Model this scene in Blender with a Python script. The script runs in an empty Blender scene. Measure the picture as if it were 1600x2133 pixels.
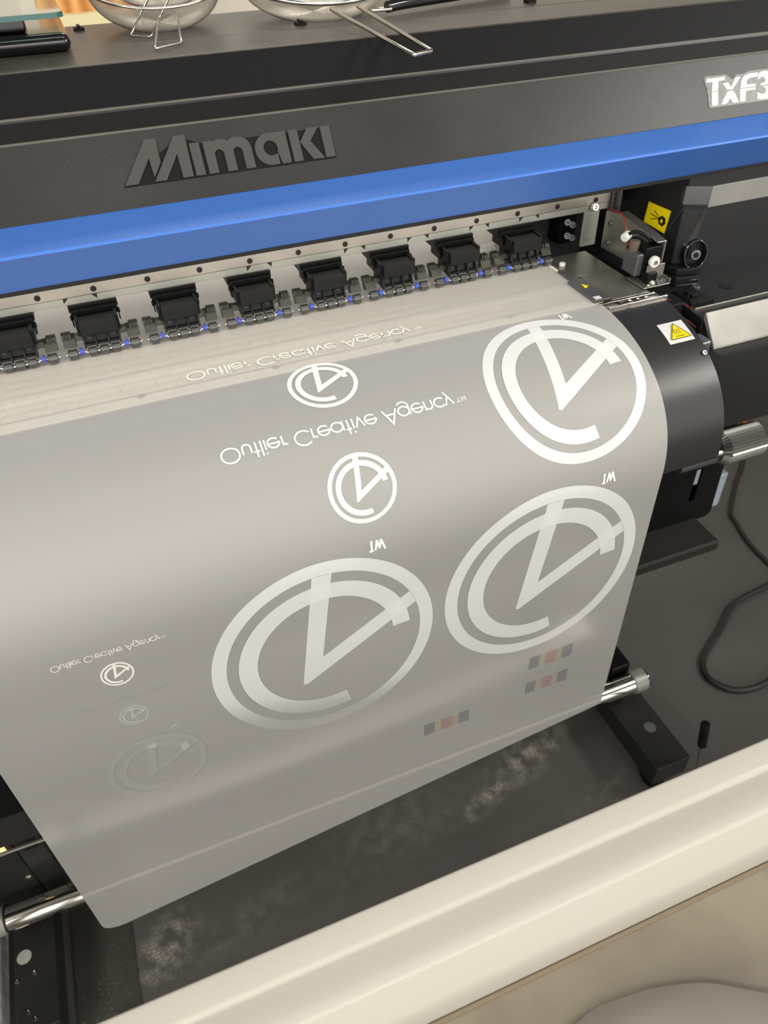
import bpy, bmesh, math, random
from mathutils import Vector, Matrix
random.seed(4)
C = bpy.context.scene
COL = C.collection

# ------------------------------------------------------------ camera
CAMZ = 1.45
R = [[0.9287337528, -0.2596271023, 0.2646646635],
     [-0.369889431, -0.6003320778, 0.7090720733],
     [-0.0252076403, -0.7564358295, -0.6535819847]]
cd = bpy.data.cameras.new('camera')
cam = bpy.data.objects.new('camera', cd); COL.objects.link(cam)
M = Matrix([[R[i][0], -R[i][1], -R[i][2], (0, 0, CAMZ)[i]] for i in range(3)] + [[0, 0, 0, 1]])
cam.matrix_world = M
cd.sensor_fit = 'VERTICAL'; cd.sensor_height = 36.0; cd.sensor_width = 27.0
cd.lens = 36.0 * 1581.6 / 2133
cd.clip_start = 0.02
cd.dof.use_dof = True; cd.dof.focus_distance = 0.80; cd.dof.aperture_fstop = 7.5
C.camera = cam

# ------------------------------------------------------------ light
C.view_settings.view_transform = 'Standard'; C.view_settings.look = 'None'
C.view_settings.exposure = 0.0; C.view_settings.gamma = 1.0
W = bpy.data.worlds.new('world'); C.world = W; W.use_nodes = True
W.node_tree.nodes['Background'].inputs[0].default_value = (1.0, 0.975, 0.93, 1)
W.node_tree.nodes['Background'].inputs[1].default_value = 2.0

def area(name, loc, size, power, target=(0.2, 0.7, 1.0), col=(1, 0.965, 0.905), sy=None):
    l = bpy.data.lights.new(name, 'AREA'); l.energy = power; l.color = col
    l.size = size
    if sy: l.shape = 'RECTANGLE'; l.size_y = sy
    o = bpy.data.objects.new(name, l); COL.objects.link(o); o.location = loc
    o.rotation_euler = (Vector(target) - Vector(loc)).to_track_quat('-Z', 'Y').to_euler()
    return o
area('ceiling_lamp', (-1.60, -0.45, 2.35), 1.0, 28, sy=0.25, target=(0.1, .7, 0.9))
area('ceiling_lamp', (0.2, -1.70, 2.75), 2.4, 17, sy=0.4, target=(0.2, .5, 0.8))
area('ceiling_lamp', (0.5, 0.25, 2.90), 1.2, 7, sy=0.2, target=(.5, .6, 1.0))
area('ceiling_lamp', (2.4, -0.40, 2.55), 1.0, 37, sy=0.25, target=(0.5, .6, 0.9))
area('ceiling_lamp', (0.5, 2.5, 2.80), 1.2, 12, sy=0.2, target=(.4, 1.2, 1.0))
# work-light strip of the printer, under the front edge of its cover, shining down on the platen
area('platen_work_lamp', (-0.15, 0.812, 1.1325), 1.50, 0.50, target=(-0.15, 0.790, 0.5), col=(1, .95, .86), sy=0.012)

# ------------------------------------------------------------ materials
def mat(name, col, rough=0.5, metal=0.0, spec=0.5, noise=0, nscale=200, bump=0, bscale=800, col2=None, coat=0, alpha=None, trans=0):
    m = bpy.data.materials.new(name); m.use_nodes = True
    nt = m.node_tree; b = nt.nodes['Principled BSDF']
    b.inputs['Base Color'].default_value = (*col, 1); b.inputs['Roughness'].default_value = rough
    b.inputs['Metallic'].default_value = metal; b.inputs['Specular IOR Level'].default_value = spec
    if coat: b.inputs['Coat Weight'].default_value = coat
    if alpha is not None: b.inputs['Alpha'].default_value = alpha
    if trans: b.inputs['Transmission Weight'].default_value = trans
    tc = nt.nodes.new('ShaderNodeTexCoord')
    if noise or col2:
        n = nt.nodes.new('ShaderNodeTexNoise'); n.inputs['Scale'].default_value = nscale; n.inputs['Detail'].default_value = 6
        nt.links.new(tc.outputs['Object'], n.inputs['Vector'])
        r = nt.nodes.new('ShaderNodeMapRange'); r.inputs['From Min'].default_value = 0.3; r.inputs['From Max'].default_value = 0.7
        nt.links.new(n.outputs['Fac'], r.inputs['Value'])
        mx = nt.nodes.new('ShaderNodeMix'); mx.data_type = 'RGBA'
        c2 = col2 or tuple(min(1, c * (1 + noise)) for c in col)
        mx.inputs[6].default_value = (*col, 1); mx.inputs[7].default_value = (*c2, 1)
        nt.links.new(r.outputs[0], mx.inputs[0]); nt.links.new(mx.outputs[2], b.inputs['Base Color'])
    if bump:
        n2 = nt.nodes.new('ShaderNodeTexNoise'); n2.inputs['Scale'].default_value = bscale; n2.inputs['Detail'].default_value = 3
        nt.links.new(tc.outputs['Object'], n2.inputs['Vector'])
        bp = nt.nodes.new('ShaderNodeBump'); bp.inputs['Strength'].default_value = bump; bp.inputs['Distance'].default_value = 0.0004
        nt.links.new(n2.outputs['Fac'], bp.inputs['Height']); nt.links.new(bp.outputs['Normal'], b.inputs['Normal'])
    return m

def dusty(name, base, dust, amount, rough=0.5, scale=900, patch=7, bump=0.3, specks=0.69, spec=0.5):
    """plastic with fine white powder specks gathered in loose patches"""
    m = mat(name, base, rough, bump=bump, spec=spec); nt = m.node_tree; b = nt.nodes['Principled BSDF']
    tc = [n for n in nt.nodes if n.type == 'TEX_COORD'][0]
    fine = nt.nodes.new('ShaderNodeTexNoise'); fine.inputs['Scale'].default_value = scale; fine.inputs['Detail'].default_value = 2
    big = nt.nodes.new('ShaderNodeTexNoise'); big.inputs['Scale'].default_value = patch; big.inputs['Detail'].default_value = 5
    for n in (fine, big): nt.links.new(tc.outputs['Object'], n.inputs['Vector'])
    r1 = nt.nodes.new('ShaderNodeMapRange'); r1.inputs[1].default_value = specks; r1.inputs[2].default_value = specks + .06
    r2 = nt.nodes.new('ShaderNodeMapRange'); r2.inputs[1].default_value = 0.35; r2.inputs[2].default_value = 0.75
    r2.inputs[3].default_value = 0.15; r2.inputs[4].default_value = 1
    nt.links.new(fine.outputs['Fac'], r1.inputs[0]); nt.links.new(big.outputs['Fac'], r2.inputs[0])
    mu = nt.nodes.new('ShaderNodeMath'); mu.operation = 'MULTIPLY'
    nt.links.new(r1.outputs[0], mu.inputs[0]); nt.links.new(r2.outputs[0], mu.inputs[1])
    ad = nt.nodes.new('ShaderNodeMath'); ad.operation = 'MULTIPLY_ADD'; ad.inputs[1].default_value = 0.08
    nt.links.new(r2.outputs[0], ad.inputs[0]); nt.links.new(mu.outputs[0], ad.inputs[2])
    m2 = nt.nodes.new('ShaderNodeMath'); m2.operation = 'MULTIPLY'; m2.inputs[1].default_value = amount; m2.use_clamp = True
    nt.links.new(ad.outputs[0], m2.inputs[0])
    mx = nt.nodes.new('ShaderNodeMix'); mx.data_type = 'RGBA'
    mx.inputs[6].default_value = (*base, 1); mx.inputs[7].default_value = (*dust, 1)
    nt.links.new(m2.outputs[0], mx.inputs[0]); nt.links.new(mx.outputs[2], b.inputs['Base Color'])
    return m

def brushed(name, col, rough=0.3, axis=0):
    m = mat(name, col, rough, metal=1.0); nt = m.node_tree; b = nt.nodes['Principled BSDF']
    tc = [n for n in nt.nodes if n.type == 'TEX_COORD'][0]
    mp = nt.nodes.new('ShaderNodeMapping'); s = [600, 600, 600]; s[axis] = 6; mp.inputs['Scale'].default_value = s
    n = nt.nodes.new('ShaderNodeTexNoise'); n.inputs['Scale'].default_value = 1; n.inputs['Detail'].default_value = 3
    nt.links.new(tc.outputs['Object'], mp.inputs[0]); nt.links.new(mp.outputs[0], n.inputs['Vector'])
    r = nt.nodes.new('ShaderNodeMapRange'); r.inputs[3].default_value = rough * .7; r.inputs[4].default_value = rough * 1.4
    nt.links.new(n.outputs['Fac'], r.inputs[0]); nt.links.new(r.outputs[0], b.inputs['Roughness'])
    return m

BLACK = dusty('black_powder_coat', (0.012, 0.012, 0.012), (0.45, 0.42, 0.38), 0.3, rough=0.45, spec=.35)
PANEL = dusty('black_textured_panel', (0.016, 0.0155, 0.0145), (0.5, 0.47, 0.42), 0.4, rough=0.42, bump=0.3, specks=.7, spec=.38)
TOPM = dusty('dusty_black_top', (0.045, 0.040, 0.033), (0.42, 0.38, 0.32), .8, rough=0.36, bump=0.3, scale=600, patch=16, specks=.66)
STRIP = mat('dark_brown_strip', (0.010, 0.0095, 0.009), 0.55, bump=0.2, spec=.12)
EDGEHI = dusty('worn_edge_highlight', (0.10, 0.09, 0.078), (0.5, 0.47, 0.42), 0.8, rough=0.45)  # paler colour paints the highlight along the worn cover edges
BLUE = mat('blue_paint', (0.060, 0.185, 0.60), 0.46, bump=0.12, bscale=900, spec=0.4)
GASKET = mat('black_rubber', (0.006, 0.006, 0.006), 0.6)
DARK = mat('black_plastic', (0.004, 0.004, 0.004), 0.4, spec=.22)
DGREY = mat('dark_grey_plastic', (0.010, 0.010, 0.0095), 0.45, spec=.25)
RAIL = brushed('ground_steel', (0.60, 0.55, 0.485), 0.34)
ALU = brushed('anodised_aluminium', (0.52, 0.52, 0.46), 0.5)
PLATE = mat('satin_metal', (0.32, 0.31, 0.27), 0.34, metal=0.85, noise=.3, nscale=20)
CHROME = mat('chrome', (0.82, 0.78, 0.70), 0.10, metal=1.0)
MESHW = mat('woven_steel', (0.42, 0.38, 0.32), 0.42, metal=.8)
STEELW = mat('steel_wire', (0.70, 0.66, 0.60), 0.2, metal=1.0)
SILVER = mat('silver_paint', (0.27, 0.26, 0.235), 0.45, metal=0.35, noise=0.25, nscale=25)
SILVD = mat('worn_dark_silver', (0.16, 0.16, 0.165), 0.28, metal=0.6)
SCREW = mat('screw_black', (0.012, 0.009, 0.007), 0.35)
CREAM = mat('cream_platen', (0.86, 0.80, 0.66), 0.5)
HOLE = mat('hole_dark', (0.03, 0.022, 0.015), 0.8)
GROOVE = mat('groove_brown', (0.22, 0.18, 0.12), 0.6)
YELLOW = mat('warning_yellow', (0.86, 0.66, 0.0), 0.4)
WHITEL = mat('label_white', (0.70, 0.68, 0.64), 0.4)
INKBLK = mat('print_black', (0.01, 0.01, 0.01), 0.5)
WHITEP = mat('white_plastic', (0.72, 0.70, 0.64), 0.35)
ROLL = mat('smoky_roller', (0.045, 0.045, 0.042), 0.15, spec=0.8, coat=0.5)
OLIVE = mat('olive_grey_bracket', (0.045, 0.045, 0.032), 0.4, metal=0.2)
BLUEC = mat('blue_clip', (0.05, 0.09, 0.45), 0.4)
LOGO = mat('embossed_charcoal', (0.052, 0.048, 0.044), 0.4, bump=0.15)
RED = mat('red_wire', (0.35, 0.02, 0.02), 0.4)
RUBBER = mat('black_cable', (0.008, 0.008, 0.007), 0.45)
ORANGE = mat('orange_cord', (0.95, 0.16, 0.03), 0.5)
FOAM = mat('cream_foam', (0.95, 0.82, 0.48), 0.8, noise=0.1, nscale=12)
GLASS = mat('tinted_glass', (0.55, 0.68, 0.62), 0.03, trans=0.9)
GLEDGE = mat('green_glass_edge', (0.05, 0.13, 0.12), 0.15)
GLOSSB = mat('gloss_black', (0.008, 0.008, 0.009), 0.12, spec=0.7)
RAILW = mat('cream_white_paint', (0.52, 0.49, 0.43), 0.38)
SHEETG = mat('lilac_grey_sheet', (0.27, 0.235, 0.215), 0.5, noise=.15, nscale=14)
PALEB = mat('pale_blue_grey', (0.38, 0.45, 0.52), 0.35)

def film_mat():
    m = bpy.data.materials.new('frosted_film'); m.use_nodes = True; nt = m.node_tree
    out = nt.nodes['Material Output']; b = nt.nodes['Principled BSDF']
    b.inputs['Base Color'].default_value = (0.665, 0.65, 0.612, 1); b.inputs['Roughness'].default_value = 0.40
    b.inputs['Specular IOR Level'].default_value = 0.32
    tl = nt.nodes.new('ShaderNodeBsdfTranslucent'); tl.inputs[0].default_value = (0.85, 0.82, 0.76, 1)
    tp = nt.nodes.new('ShaderNodeBsdfRefraction'); tp.inputs[0].default_value = (1, 0.99, 0.97, 1)
    tp.inputs['Roughness'].default_value = 0.22; tp.inputs['IOR'].default_value = 1.12
    m1 = nt.nodes.new('ShaderNodeMixShader'); m1.inputs[0].default_value = 0.25
    m2 = nt.nodes.new('ShaderNodeMixShader'); m2.inputs[0].default_value = 0.31
    nt.links.new(b.outputs[0], m1.inputs[1]); nt.links.new(tl.outputs[0], m1.inputs[2])
    tr = nt.nodes.new('ShaderNodeBsdfTransparent'); m3 = nt.nodes.new('ShaderNodeMixShader'); m3.inputs[0].default_value = 0.14
    nt.links.new(tp.outputs[0], m3.inputs[1]); nt.links.new(tr.outputs[0], m3.inputs[2])
    nt.links.new(m1.outputs[0], m2.inputs[1]); nt.links.new(m3.outputs[0], m2.inputs[2])
    nt.links.new(m2.outputs[0], out.inputs['Surface'])
    return m
FILM = film_mat()

def ink(name, col, a, rough=0.45):
    m = bpy.data.materials.new(name); m.use_nodes = True; nt = m.node_tree
    b = nt.nodes['Principled BSDF']; b.inputs['Base Color'].default_value = (*col, 1)
    b.inputs['Roughness'].default_value = rough; b.inputs['Alpha'].default_value = a
    return m
INKW = ink('white_ink', (0.93, 0.93, 0.89), 0.74)
INKW2 = ink('thin_white_ink', (0.85, 0.86, 0.83), 0.30)
INKF = ink('light_dimmed_ink', (0.75, 0.75, 0.71), 0.12)  # low alpha carries the same loss of light on the lower-left emblem
INKE = ink('faint_ink_edge', (0.20, 0.18, 0.16), 0.30)
INKSOLID = ink('solid_white_ink', (0.95, 0.93, 0.86), 0.93)
BLKG = ink('pale_grey_ink', (0.20, 0.21, 0.25), 0.36)
BLKY = ink('pale_yellow_ink', (0.66, 0.58, 0.26), 0.20)
BLKR = ink('pale_red_ink', (0.55, 0.20, 0.20), 0.28)
WARM = ink('warm_reprint_ink', (0.93, 0.90, 0.82), 0.80)

def floor_mat():
    m = mat('dark_rubber_floor', (0.075, 0.073, 0.069), 0.48, bump=0.25, bscale=150); nt = m.node_tree; b = nt.nodes['Principled BSDF']
    tc = nt.nodes.new('ShaderNodeTexCoord')
    def noise(s, d=6):
        n = nt.nodes.new('ShaderNodeTexNoise'); n.inputs['Scale'].default_value = s; n.inputs['Detail'].default_value = d
        nt.links.new(tc.outputs['Object'], n.inputs['Vector']); return n
    def rng(src, a, b_, c=0, d=1):
        r = nt.nodes.new('ShaderNodeMapRange')
        for i, v in enumerate((a, b_, c, d)): r.inputs[i + 1].default_value = v
        nt.links.new(src, r.inputs[0]); return r.outputs[0]
    def math_(op, a, b_):
        n = nt.nodes.new('ShaderNodeMath'); n.operation = op
        for i, v in enumerate((a, b_)):
            if isinstance(v, (int, float)): n.inputs[i].default_value = v
            else: nt.links.new(v, n.inputs[i])
        return n.outputs[0]
    def blob(x, y, sx, sy, rot=0):
        mp = nt.nodes.new('ShaderNodeMapping'); mp.vector_type = 'TEXTURE'
        mp.inputs['Location'].default_value = (x, y, 0); mp.inputs['Scale'].default_value = (sx, sy, 1); mp.inputs['Rotation'].default_value = (0, 0, rot)
        nt.links.new(tc.outputs['Object'], mp.inputs[0])
        g = nt.nodes.new('ShaderNodeVectorMath'); g.operation = 'LENGTH'; nt.links.new(mp.outputs[0], g.inputs[0])
        return rng(g.outputs['Value'], 1.0, 0.1)
    cloud = rng(noise(3.0).outputs['Fac'], 0.35, 0.7)
    grain = math_('MULTIPLY', rng(noise(38, 12).outputs['Fac'], 0.40, 0.72), rng(noise(330, 6).outputs['Fac'], 0.36, 0.66))
    fine = rng(noise(260, 4).outputs['Fac'], 0.66, 0.74)
    blobs = None
    for a in ((0.575, 0.72, 0.15, 0.055, 0.30), (0.46, 0.67, 0.10, 0.03, .4), (-0.20, 0.63, .09, .06, .7), (-.05, .62, .20, .05, .3), (0.70, 0.60, 0.16, 0.03, 0.2), (.25, .68, .25, .10, .2)):
        bl = blob(*a)
        if a[0] in (-.05, .70, .25): bl = math_('MULTIPLY', bl, 0.22)
        blobs = bl if blobs is None else math_('MAXIMUM', blobs, bl)
    powder = math_('MULTIPLY', blobs, grain)
    dust = math_('ADD', math_('MULTIPLY', fine, 0.14), math_('MULTIPLY', cloud, 0.05))
    tot = math_('MINIMUM', math_('ADD', math_('MULTIPLY', powder, 1.25), dust), 1.0)
    mx = nt.nodes.new('ShaderNodeMix'); mx.data_type = 'RGBA'
    mx.inputs[6].default_value = (0.075, 0.073, 0.069, 1); mx.inputs[7].default_value = (0.55, 0.50, 0.43, 1)
    nt.links.new(tot, mx.inputs[0]); nt.links.new(mx.outputs[2], b.inputs['Base Color'])
    return m
FLOORM = floor_mat()

def belt_mat():
    m = mat('mottled_tan_belt', (0.15, 0.125, 0.10), 0.5, noise=1, nscale=7, col2=(0.29, 0.255, 0.18)); return m
BELT = belt_mat()
def wood_mat():
    m = mat('amber_board', (0.85, 0.42, 0.12), 0.6); nt = m.node_tree; b = nt.nodes['Principled BSDF']
    tc = [n for n in nt.nodes if n.type == 'TEX_COORD'][0]
    w = nt.nodes.new('ShaderNodeTexWave'); w.inputs['Scale'].default_value = 9; w.inputs['Distortion'].default_value = 5; w.inputs['Detail'].default_value = 3
    nt.links.new(tc.outputs['Object'], w.inputs['Vector'])
    mx = nt.nodes.new('ShaderNodeMix'); mx.data_type = 'RGBA'
    mx.inputs[6].default_value = (0.55, 0.22, 0.05, 1); mx.inputs[7].default_value = (0.90, 0.50, 0.16, 1)
    nt.links.new(w.outputs['Fac'], mx.inputs[0]); nt.links.new(mx.outputs[2], b.inputs['Base Color'])
    return m
WOOD = wood_mat()

# ------------------------------------------------------------ helpers
def link(name, me, m=None, parent=None, smooth=False):
    o = bpy.data.objects.new(name, me); COL.objects.link(o)
    if m is not None:
        for mm in (m if isinstance(m, (list, tuple)) else [m]): me.materials.append(mm)
    if smooth:
        for p in me.polygons: p.use_smooth = True
    if parent: o.parent = parent
    return o
def empty(name, loc=(0, 0, 0)):
    o = bpy.data.objects.new(name, None); COL.objects.link(o); o.location = loc; o.empty_display_size = .05
    return o
def tag(o, label=None, cat=None, group=None, kind=None):
    if label: o['label'] = label
    if cat: o['category'] = cat
    if group: o['group'] = group
    if kind: o['kind'] = kind
    return o
def fin(bm, name, m, parent=None, smooth=False, mirror=False, bevel=0, seg=2):
    bmesh.ops.recalc_face_normals(bm, faces=bm.faces)
    me = bpy.data.meshes.new(name); bm.to_mesh(me); bm.free()
    o = link(name, me, m, parent, smooth)
    if bevel:
        b = o.modifiers.new('bevel', 'BEVEL'); b.width = bevel; b.segments = seg; b.limit_method = 'ANGLE'; b.angle_limit = math.radians(35)
        w = o.modifiers.new('wn', 'WEIGHTED_NORMAL'); 
        for p in me.polygons: p.use_smooth = True
    return o
def a_box(bm, x0, x1, y0, y1, z0, z1, mi=0):
    v = [bm.verts.new((x, y, z)) for x in (x0, x1) for y in (y0, y1) for z in (z0, z1)]
    for f in ((0, 1, 3, 2), (4, 6, 7, 5), (0, 4, 5, 1), (2, 3, 7, 6), (0, 2, 6, 4), (1, 5, 7, 3)):
        fc = bm.faces.new([v[i] for i in f]); fc.material_index = mi
def a_prism(bm, pts, x0, x1, mi=0, caps=True):
    """YZ outline extruded along X"""
    a = [bm.verts.new((x0, y, z)) for y, z in pts]; b = [bm.verts.new((x1, y, z)) for y, z in pts]
    n = len(pts)
    for i in range(n):
        f = bm.faces.new((a[i], a[(i + 1) % n], b[(i + 1) % n], b[i])); f.material_index = mi
    if caps:
        bm.faces.new(a[::-1]).material_index = mi; bm.faces.new(b).material_index = mi
def a_prismz(bm, pts, z0, z1, mi=0):
    a = [bm.verts.new((x, y, z0)) for x, y in pts]; b = [bm.verts.new((x, y, z1)) for x, y in pts]
    n = len(pts)
    for i in range(n):
        bm.faces.new((a[i], a[(i + 1) % n], b[(i + 1) % n], b[i])).material_index = mi
    bm.faces.new(a[::-1]).material_index = mi; bm.faces.new(b).material_index = mi
def frame(d):
    d = Vector(d).normalized(); u = d.orthogonal().normalized(); return d, u, d.cross(u)
def a_cyl(bm, p0, p1, r, n=20, r1=None, mi=0):
    p0 = Vector(p0); p1 = Vector(p1); d, u, w = frame(p1 - p0); r1 = r if r1 is None else r1
    A = []; B = []
    for i in range(n):
        t = 2 * math.pi * i / n; e = u * math.cos(t) + w * math.sin(t)
        A.append(bm.verts.new(p0 + e * r)); B.append(bm.verts.new(p1 + e * r1))
    for i in range(n):
        bm.faces.new((A[i], A[(i + 1) % n], B[(i + 1) % n], B[i])).material_index = mi
    bm.faces.new(A[::-1]).material_index = mi; bm.faces.new(B).material_index = mi
def a_tube(bm, pts, r, n=10, closed=False):
    P = [Vector(p) for p in pts]; rings = []; prev = None
    for i, p in enumerate(P):
        if closed: d = P[(i + 1) % len(P)] - P[i - 1]
        else: d = P[min(i + 1, len(P) - 1)] - P[max(i - 1, 0)]
        d.normalize()
        u = (prev - d * prev.dot(d)).normalized() if prev else d.orthogonal().normalized()
        prev = u; w = d.cross(u)
        rings.append([bm.verts.new(p + (u * math.cos(2 * math.pi * k / n) + w * math.sin(2 * math.pi * k / n)) * r) for k in range(n)])
    m = len(rings)
    for i in range(m if closed else m - 1):
        A, B = rings[i], rings[(i + 1) % m]
        for k in range(n): bm.faces.new((A[k], A[(k + 1) % n], B[(k + 1) % n], B[k]))
    if not closed: bm.faces.new(rings[0][::-1]); bm.faces.new(rings[-1])
def spline(pts, k=8, closed=False):
    P = [Vector(p) for p in pts]; out = []; n = len(P)
    for i in range(n if closed else n - 1):
        p0, p1, p2, p3 = (P[(i - 1) % n], P[i], P[(i + 1) % n], P[(i + 2) % n]) if closed else (P[max(i - 1, 0)], P[i], P[i + 1], P[min(i + 2, n - 1)])
        for j in range(k):
            t = j / k
            out.append(0.5 * ((2 * p1) + (p2 - p0) * t + (2 * p0 - 5 * p1 + 4 * p2 - p3) * t * t + (3 * p1 - p0 - 3 * p2 + p3) * t ** 3))
    if not closed: out.append(P[-1])
    return out
def box(name, x0, x1, y0, y1, z0, z1, m, parent=None, bevel=0.0015):
    bm = bmesh.new(); a_box(bm, x0, x1, y0, y1, z0, z1); return fin(bm, name, m, parent, bevel=bevel)
def prism(name, pts, x0, x1, m, parent=None, bevel=0, smooth=False):
    bm = bmesh.new(); a_prism(bm, pts, x0, x1); return fin(bm, name, m, parent, bevel=bevel, smooth=smooth)
def cyl(name, p0, p1, r, m, parent=None, n=24, bevel=0.0006, r1=None):
    bm = bmesh.new(); a_cyl(bm, p0, p1, r, n, r1); return fin(bm, name, m, parent, bevel=bevel)
def tube(name, pts, r, m, parent=None, n=10, closed=False):
    bm = bmesh.new(); a_tube(bm, pts, r, n, closed); return fin(bm, name, m, parent, smooth=True)
def cap_screw(name, c, d, r, h, m, parent):
    """socket head screw whose head points along d"""
    c = Vector(c); d, u, w = frame(d); bm = bmesh.new()
    n = 18
    prof = [(r, 0), (r, h * .8), (r * .9, h), (r * .55, h), (r * .5, h * .35), (0.0001, h * .3)]
    rings = []
    for pr, ph in prof:
        rings.append([bm.verts.new(c + d * ph + (u * math.cos(2 * math.pi * k / n) + w * math.sin(2 * math.pi * k / n)) * pr) for k in range(n)])
    for a, b in zip(rings, rings[1:]):
        for k in range(n): bm.faces.new((a[k], a[(k + 1) % n], b[(k + 1) % n], b[k]))
    return fin(bm, name, m, parent, smooth=False)

# ------------------------------------------------------------ setting
fl = box('floor', -3, 5, -4.5, 4.2, -0.05, 0, FLOORM, bevel=0); tag(fl, kind='structure')
WALL = mat('white_wall', (0.80, 0.76, 0.68), 0.7)
wb = box('wall_back', -3, 5, 4.1, 4.2, 0, 3.0, WALL, bevel=0); tag(wb, kind='structure')
wl = box('wall_left', -3.1, -3, -2.5, 4.2, 0, 3.0, WALL, bevel=0); tag(wl, kind='structure')
wr = box('wall_right', 5, 5.1, -2.5, 4.2, 0, 3.0, WALL, bevel=0); tag(wr, kind='structure')
ce = box('ceiling', -3.1, 5.1, -2.5, 4.2, 3.0, 3.1, mat('ceiling_dark_grey', (0.30, 0.29, 0.27), 0.8), bevel=0); tag(ce, kind='structure')

# ------------------------------------------------------------ printer
PR = empty('wide_format_printer', (0.3, 1.0, 0))
tag(PR, 'black wide-format printer with a blue stripe, frosted film feeding out over its curved front', 'printer')
def part(f, *a, **k):
    o = f(*a, **k)
    return o
def under(o, parent=PR):
    o.parent = parent; o.matrix_parent_inverse = parent.matrix_world.inverted(); return o
bpy.context.view_layer.update()
def P(o, parent=PR):            # attach a part modelled in world coordinates to the printer's empty
    o.parent = parent
    if parent is PR: o.matrix_parent_inverse = Matrix.Translation((-0.3, -1.0, 0))
    return o
XL, XR_ = -1.0, 1.5
# cover: YZ facets
pb0 = (.80, 1.1935); pt0 = (.840, 1.2526)
P(prism('front_cover', [(.80, 1.1935), (.840, 1.2526), (.8425, 1.2532), (.8435, 1.2545), (.8445, 1.2535), (.853, 1.2713), (.8575, 1.2725), (.878, 1.3051), (.96, 1.3051), (.96, 1.28), (.90, 1.24), (.86, 1.195)], XL, XR_, PANEL, bevel=.0012))
P(prism('cover_strip', [(.8425, 1.2537), (.8515, 1.2690), (.8560, 1.2672), (.848, 1.252)], XL, XR_, STRIP))
P(prism('worn_lip_highlight', [(.8395, 1.2527), (.8415, 1.2545), (.8440, 1.2540), (.8420, 1.2515)], XL, XR_, EDGEHI, bevel=.0006))  # pale strips on lip and ridge, highlight put into their colour
P(prism('worn_ridge_highlight', [(.8524, 1.2706), (.8532, 1.2721), (.8552, 1.2728), (.8560, 1.2700)], XL, XR_, EDGEHI, bevel=.0006))
P(prism('cover_upper_face', [(.8545, 1.2725), (.8765, 1.3045), (.884, 1.3045), (.862, 1.271)], XL, XR_, mat('matt_black_face', (0.008, 0.008, 0.0085), 0.55, bump=.3, spec=.12)))
P(prism('top_panel', [(.9705, 1.3035), (.9715, 1.3051), (1.133, 1.3051), (1.135, 1.303), (1.135, 1.275), (.9705, 1.275)], XL, XR_, TOPM, bevel=.0008))
P(prism('top_front_panel', [(.8765, 1.3040), (.8785, 1.3055), (.9675, 1.3055), (.9685, 1.304), (.9685, 1.28), (.88, 1.28)], XL, XR_, TOPM, bevel=.0008))
P(prism('rear_housing', [(.93, 1.12), (.93, 1.27), (1.13, 1.27), (1.13, .6), (1.10, .6), (1.10, 1.12)], XL, XR_, BLACK))
P(prism('blue_stripe', [(.80, 1.1937), (.7985, 1.1935), (.7400, 1.1882), (.7380, 1.1860), (.7845, 1.1392), (.7860, 1.1378), (.795, 1.1378), (.815, 1.19)], XL, XR_, BLUE, bevel=.0009))
P(prism('cover_gasket', [(.7865, 1.1385), (.7865, 1.1335), (.805, 1.1335), (.805, 1.1385)], XL, XR_, GASKET))
# small black clips on the top
for x, y in ((.050, 1.098), (.288, .994), (.593, 1.0)):
    bm = bmesh.new(); a_box(bm, x - .006, x + .006, y - .006, y + .006, 1.3045, 1.3085); a_box(bm, x - .002, x + .002, y - .007, y + .007, 1.308, 1.3105)
    P(fin(bm, 'top_clip', DARK, bevel=.0005))

# logo lettering on the sloping cover panel: 2-D outlines (x, distance up the slope)
sl = Vector((0, pt0[0] - pb0[0], pt0[1] - pb0[1])).normalized(); nl = Vector((0, -sl.z, sl.y))
def onpanel(x, t, h=0.0): return Vector((x, pb0[0], pb0[1])) + sl * t + nl * h
def bez(pts, k=6): return [(p.x, p.y) for p in spline([(x, y, 0) for x, y in pts], k, closed=True)]
def a_letter(bm, pts, h, h0=0.0, wall=0):
    n = len(pts); base = [bm.verts.new(onpanel(x, t, h0)) for x, t in pts]; top = [bm.verts.new(onpanel(x, t, h)) for x, t in pts]
    for i in range(n): bm.faces.new((base[i], base[(i + 1) % n], top[(i + 1) % n], top[i])).material_index = wall
    f = bm.faces.new(top)
    f.normal_update(); bmesh.ops.triangulate(bm, faces=[f], ngon_method='EAR_CLIP')
B0, XH, CH = .0216, .0528, .0617
def arc(cx, cy, r, a0, a1, n=14, ry=None):
    ry = r if ry is None else ry
    return [(cx + r * math.cos(math.radians(a0 + (a1 - a0) * i / n)), cy + ry * math.sin(math.radians(a0 + (a1 - a0) * i / n))) for i in range(n + 1)]
letters = []
letters.append([(.0445, B0), (.0572, B0), (.0730, .0442), (.0738, .0262), (.0744, .0262), (.0832, .0390), (.0838, CH), (.0730, CH)])
letters.append([(.0733, B0), (.0849, B0), (.1009, .0446), (.1013, B0), (.1116, B0), (.1125, CH), (.1015, CH)])
letters.append([(.1146, B0), (.1241, B0), (.1243, XH), (.1146, XH)])
letters.append([(.1281, B0), (.1377, B0), (.1377, .0390)] + arc(.1424, .0390, .0047, 180, 0, 10) + [(.1471, B0), (.1568, B0), (.1568, .0392)] +
               arc(.1614, .0392, .0046, 180, 0, 10) + [(.1660, B0), (.1757, B0), (.1757, .0395)] + [(.1756, .0425), (.1748, .0455), (.1733, .0484), (.1710, .0509), (.1680, .0525), (.1645, .0534), (.1607, .0536), (.1575, .0530), (.1548, .0517), (.1528, .0505), (.1508, .0521), (.1480, .0531), (.1440, .0534), (.1405, .0526), (.1380, .0515), (.1372, XH), (.1281, XH)])
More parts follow.
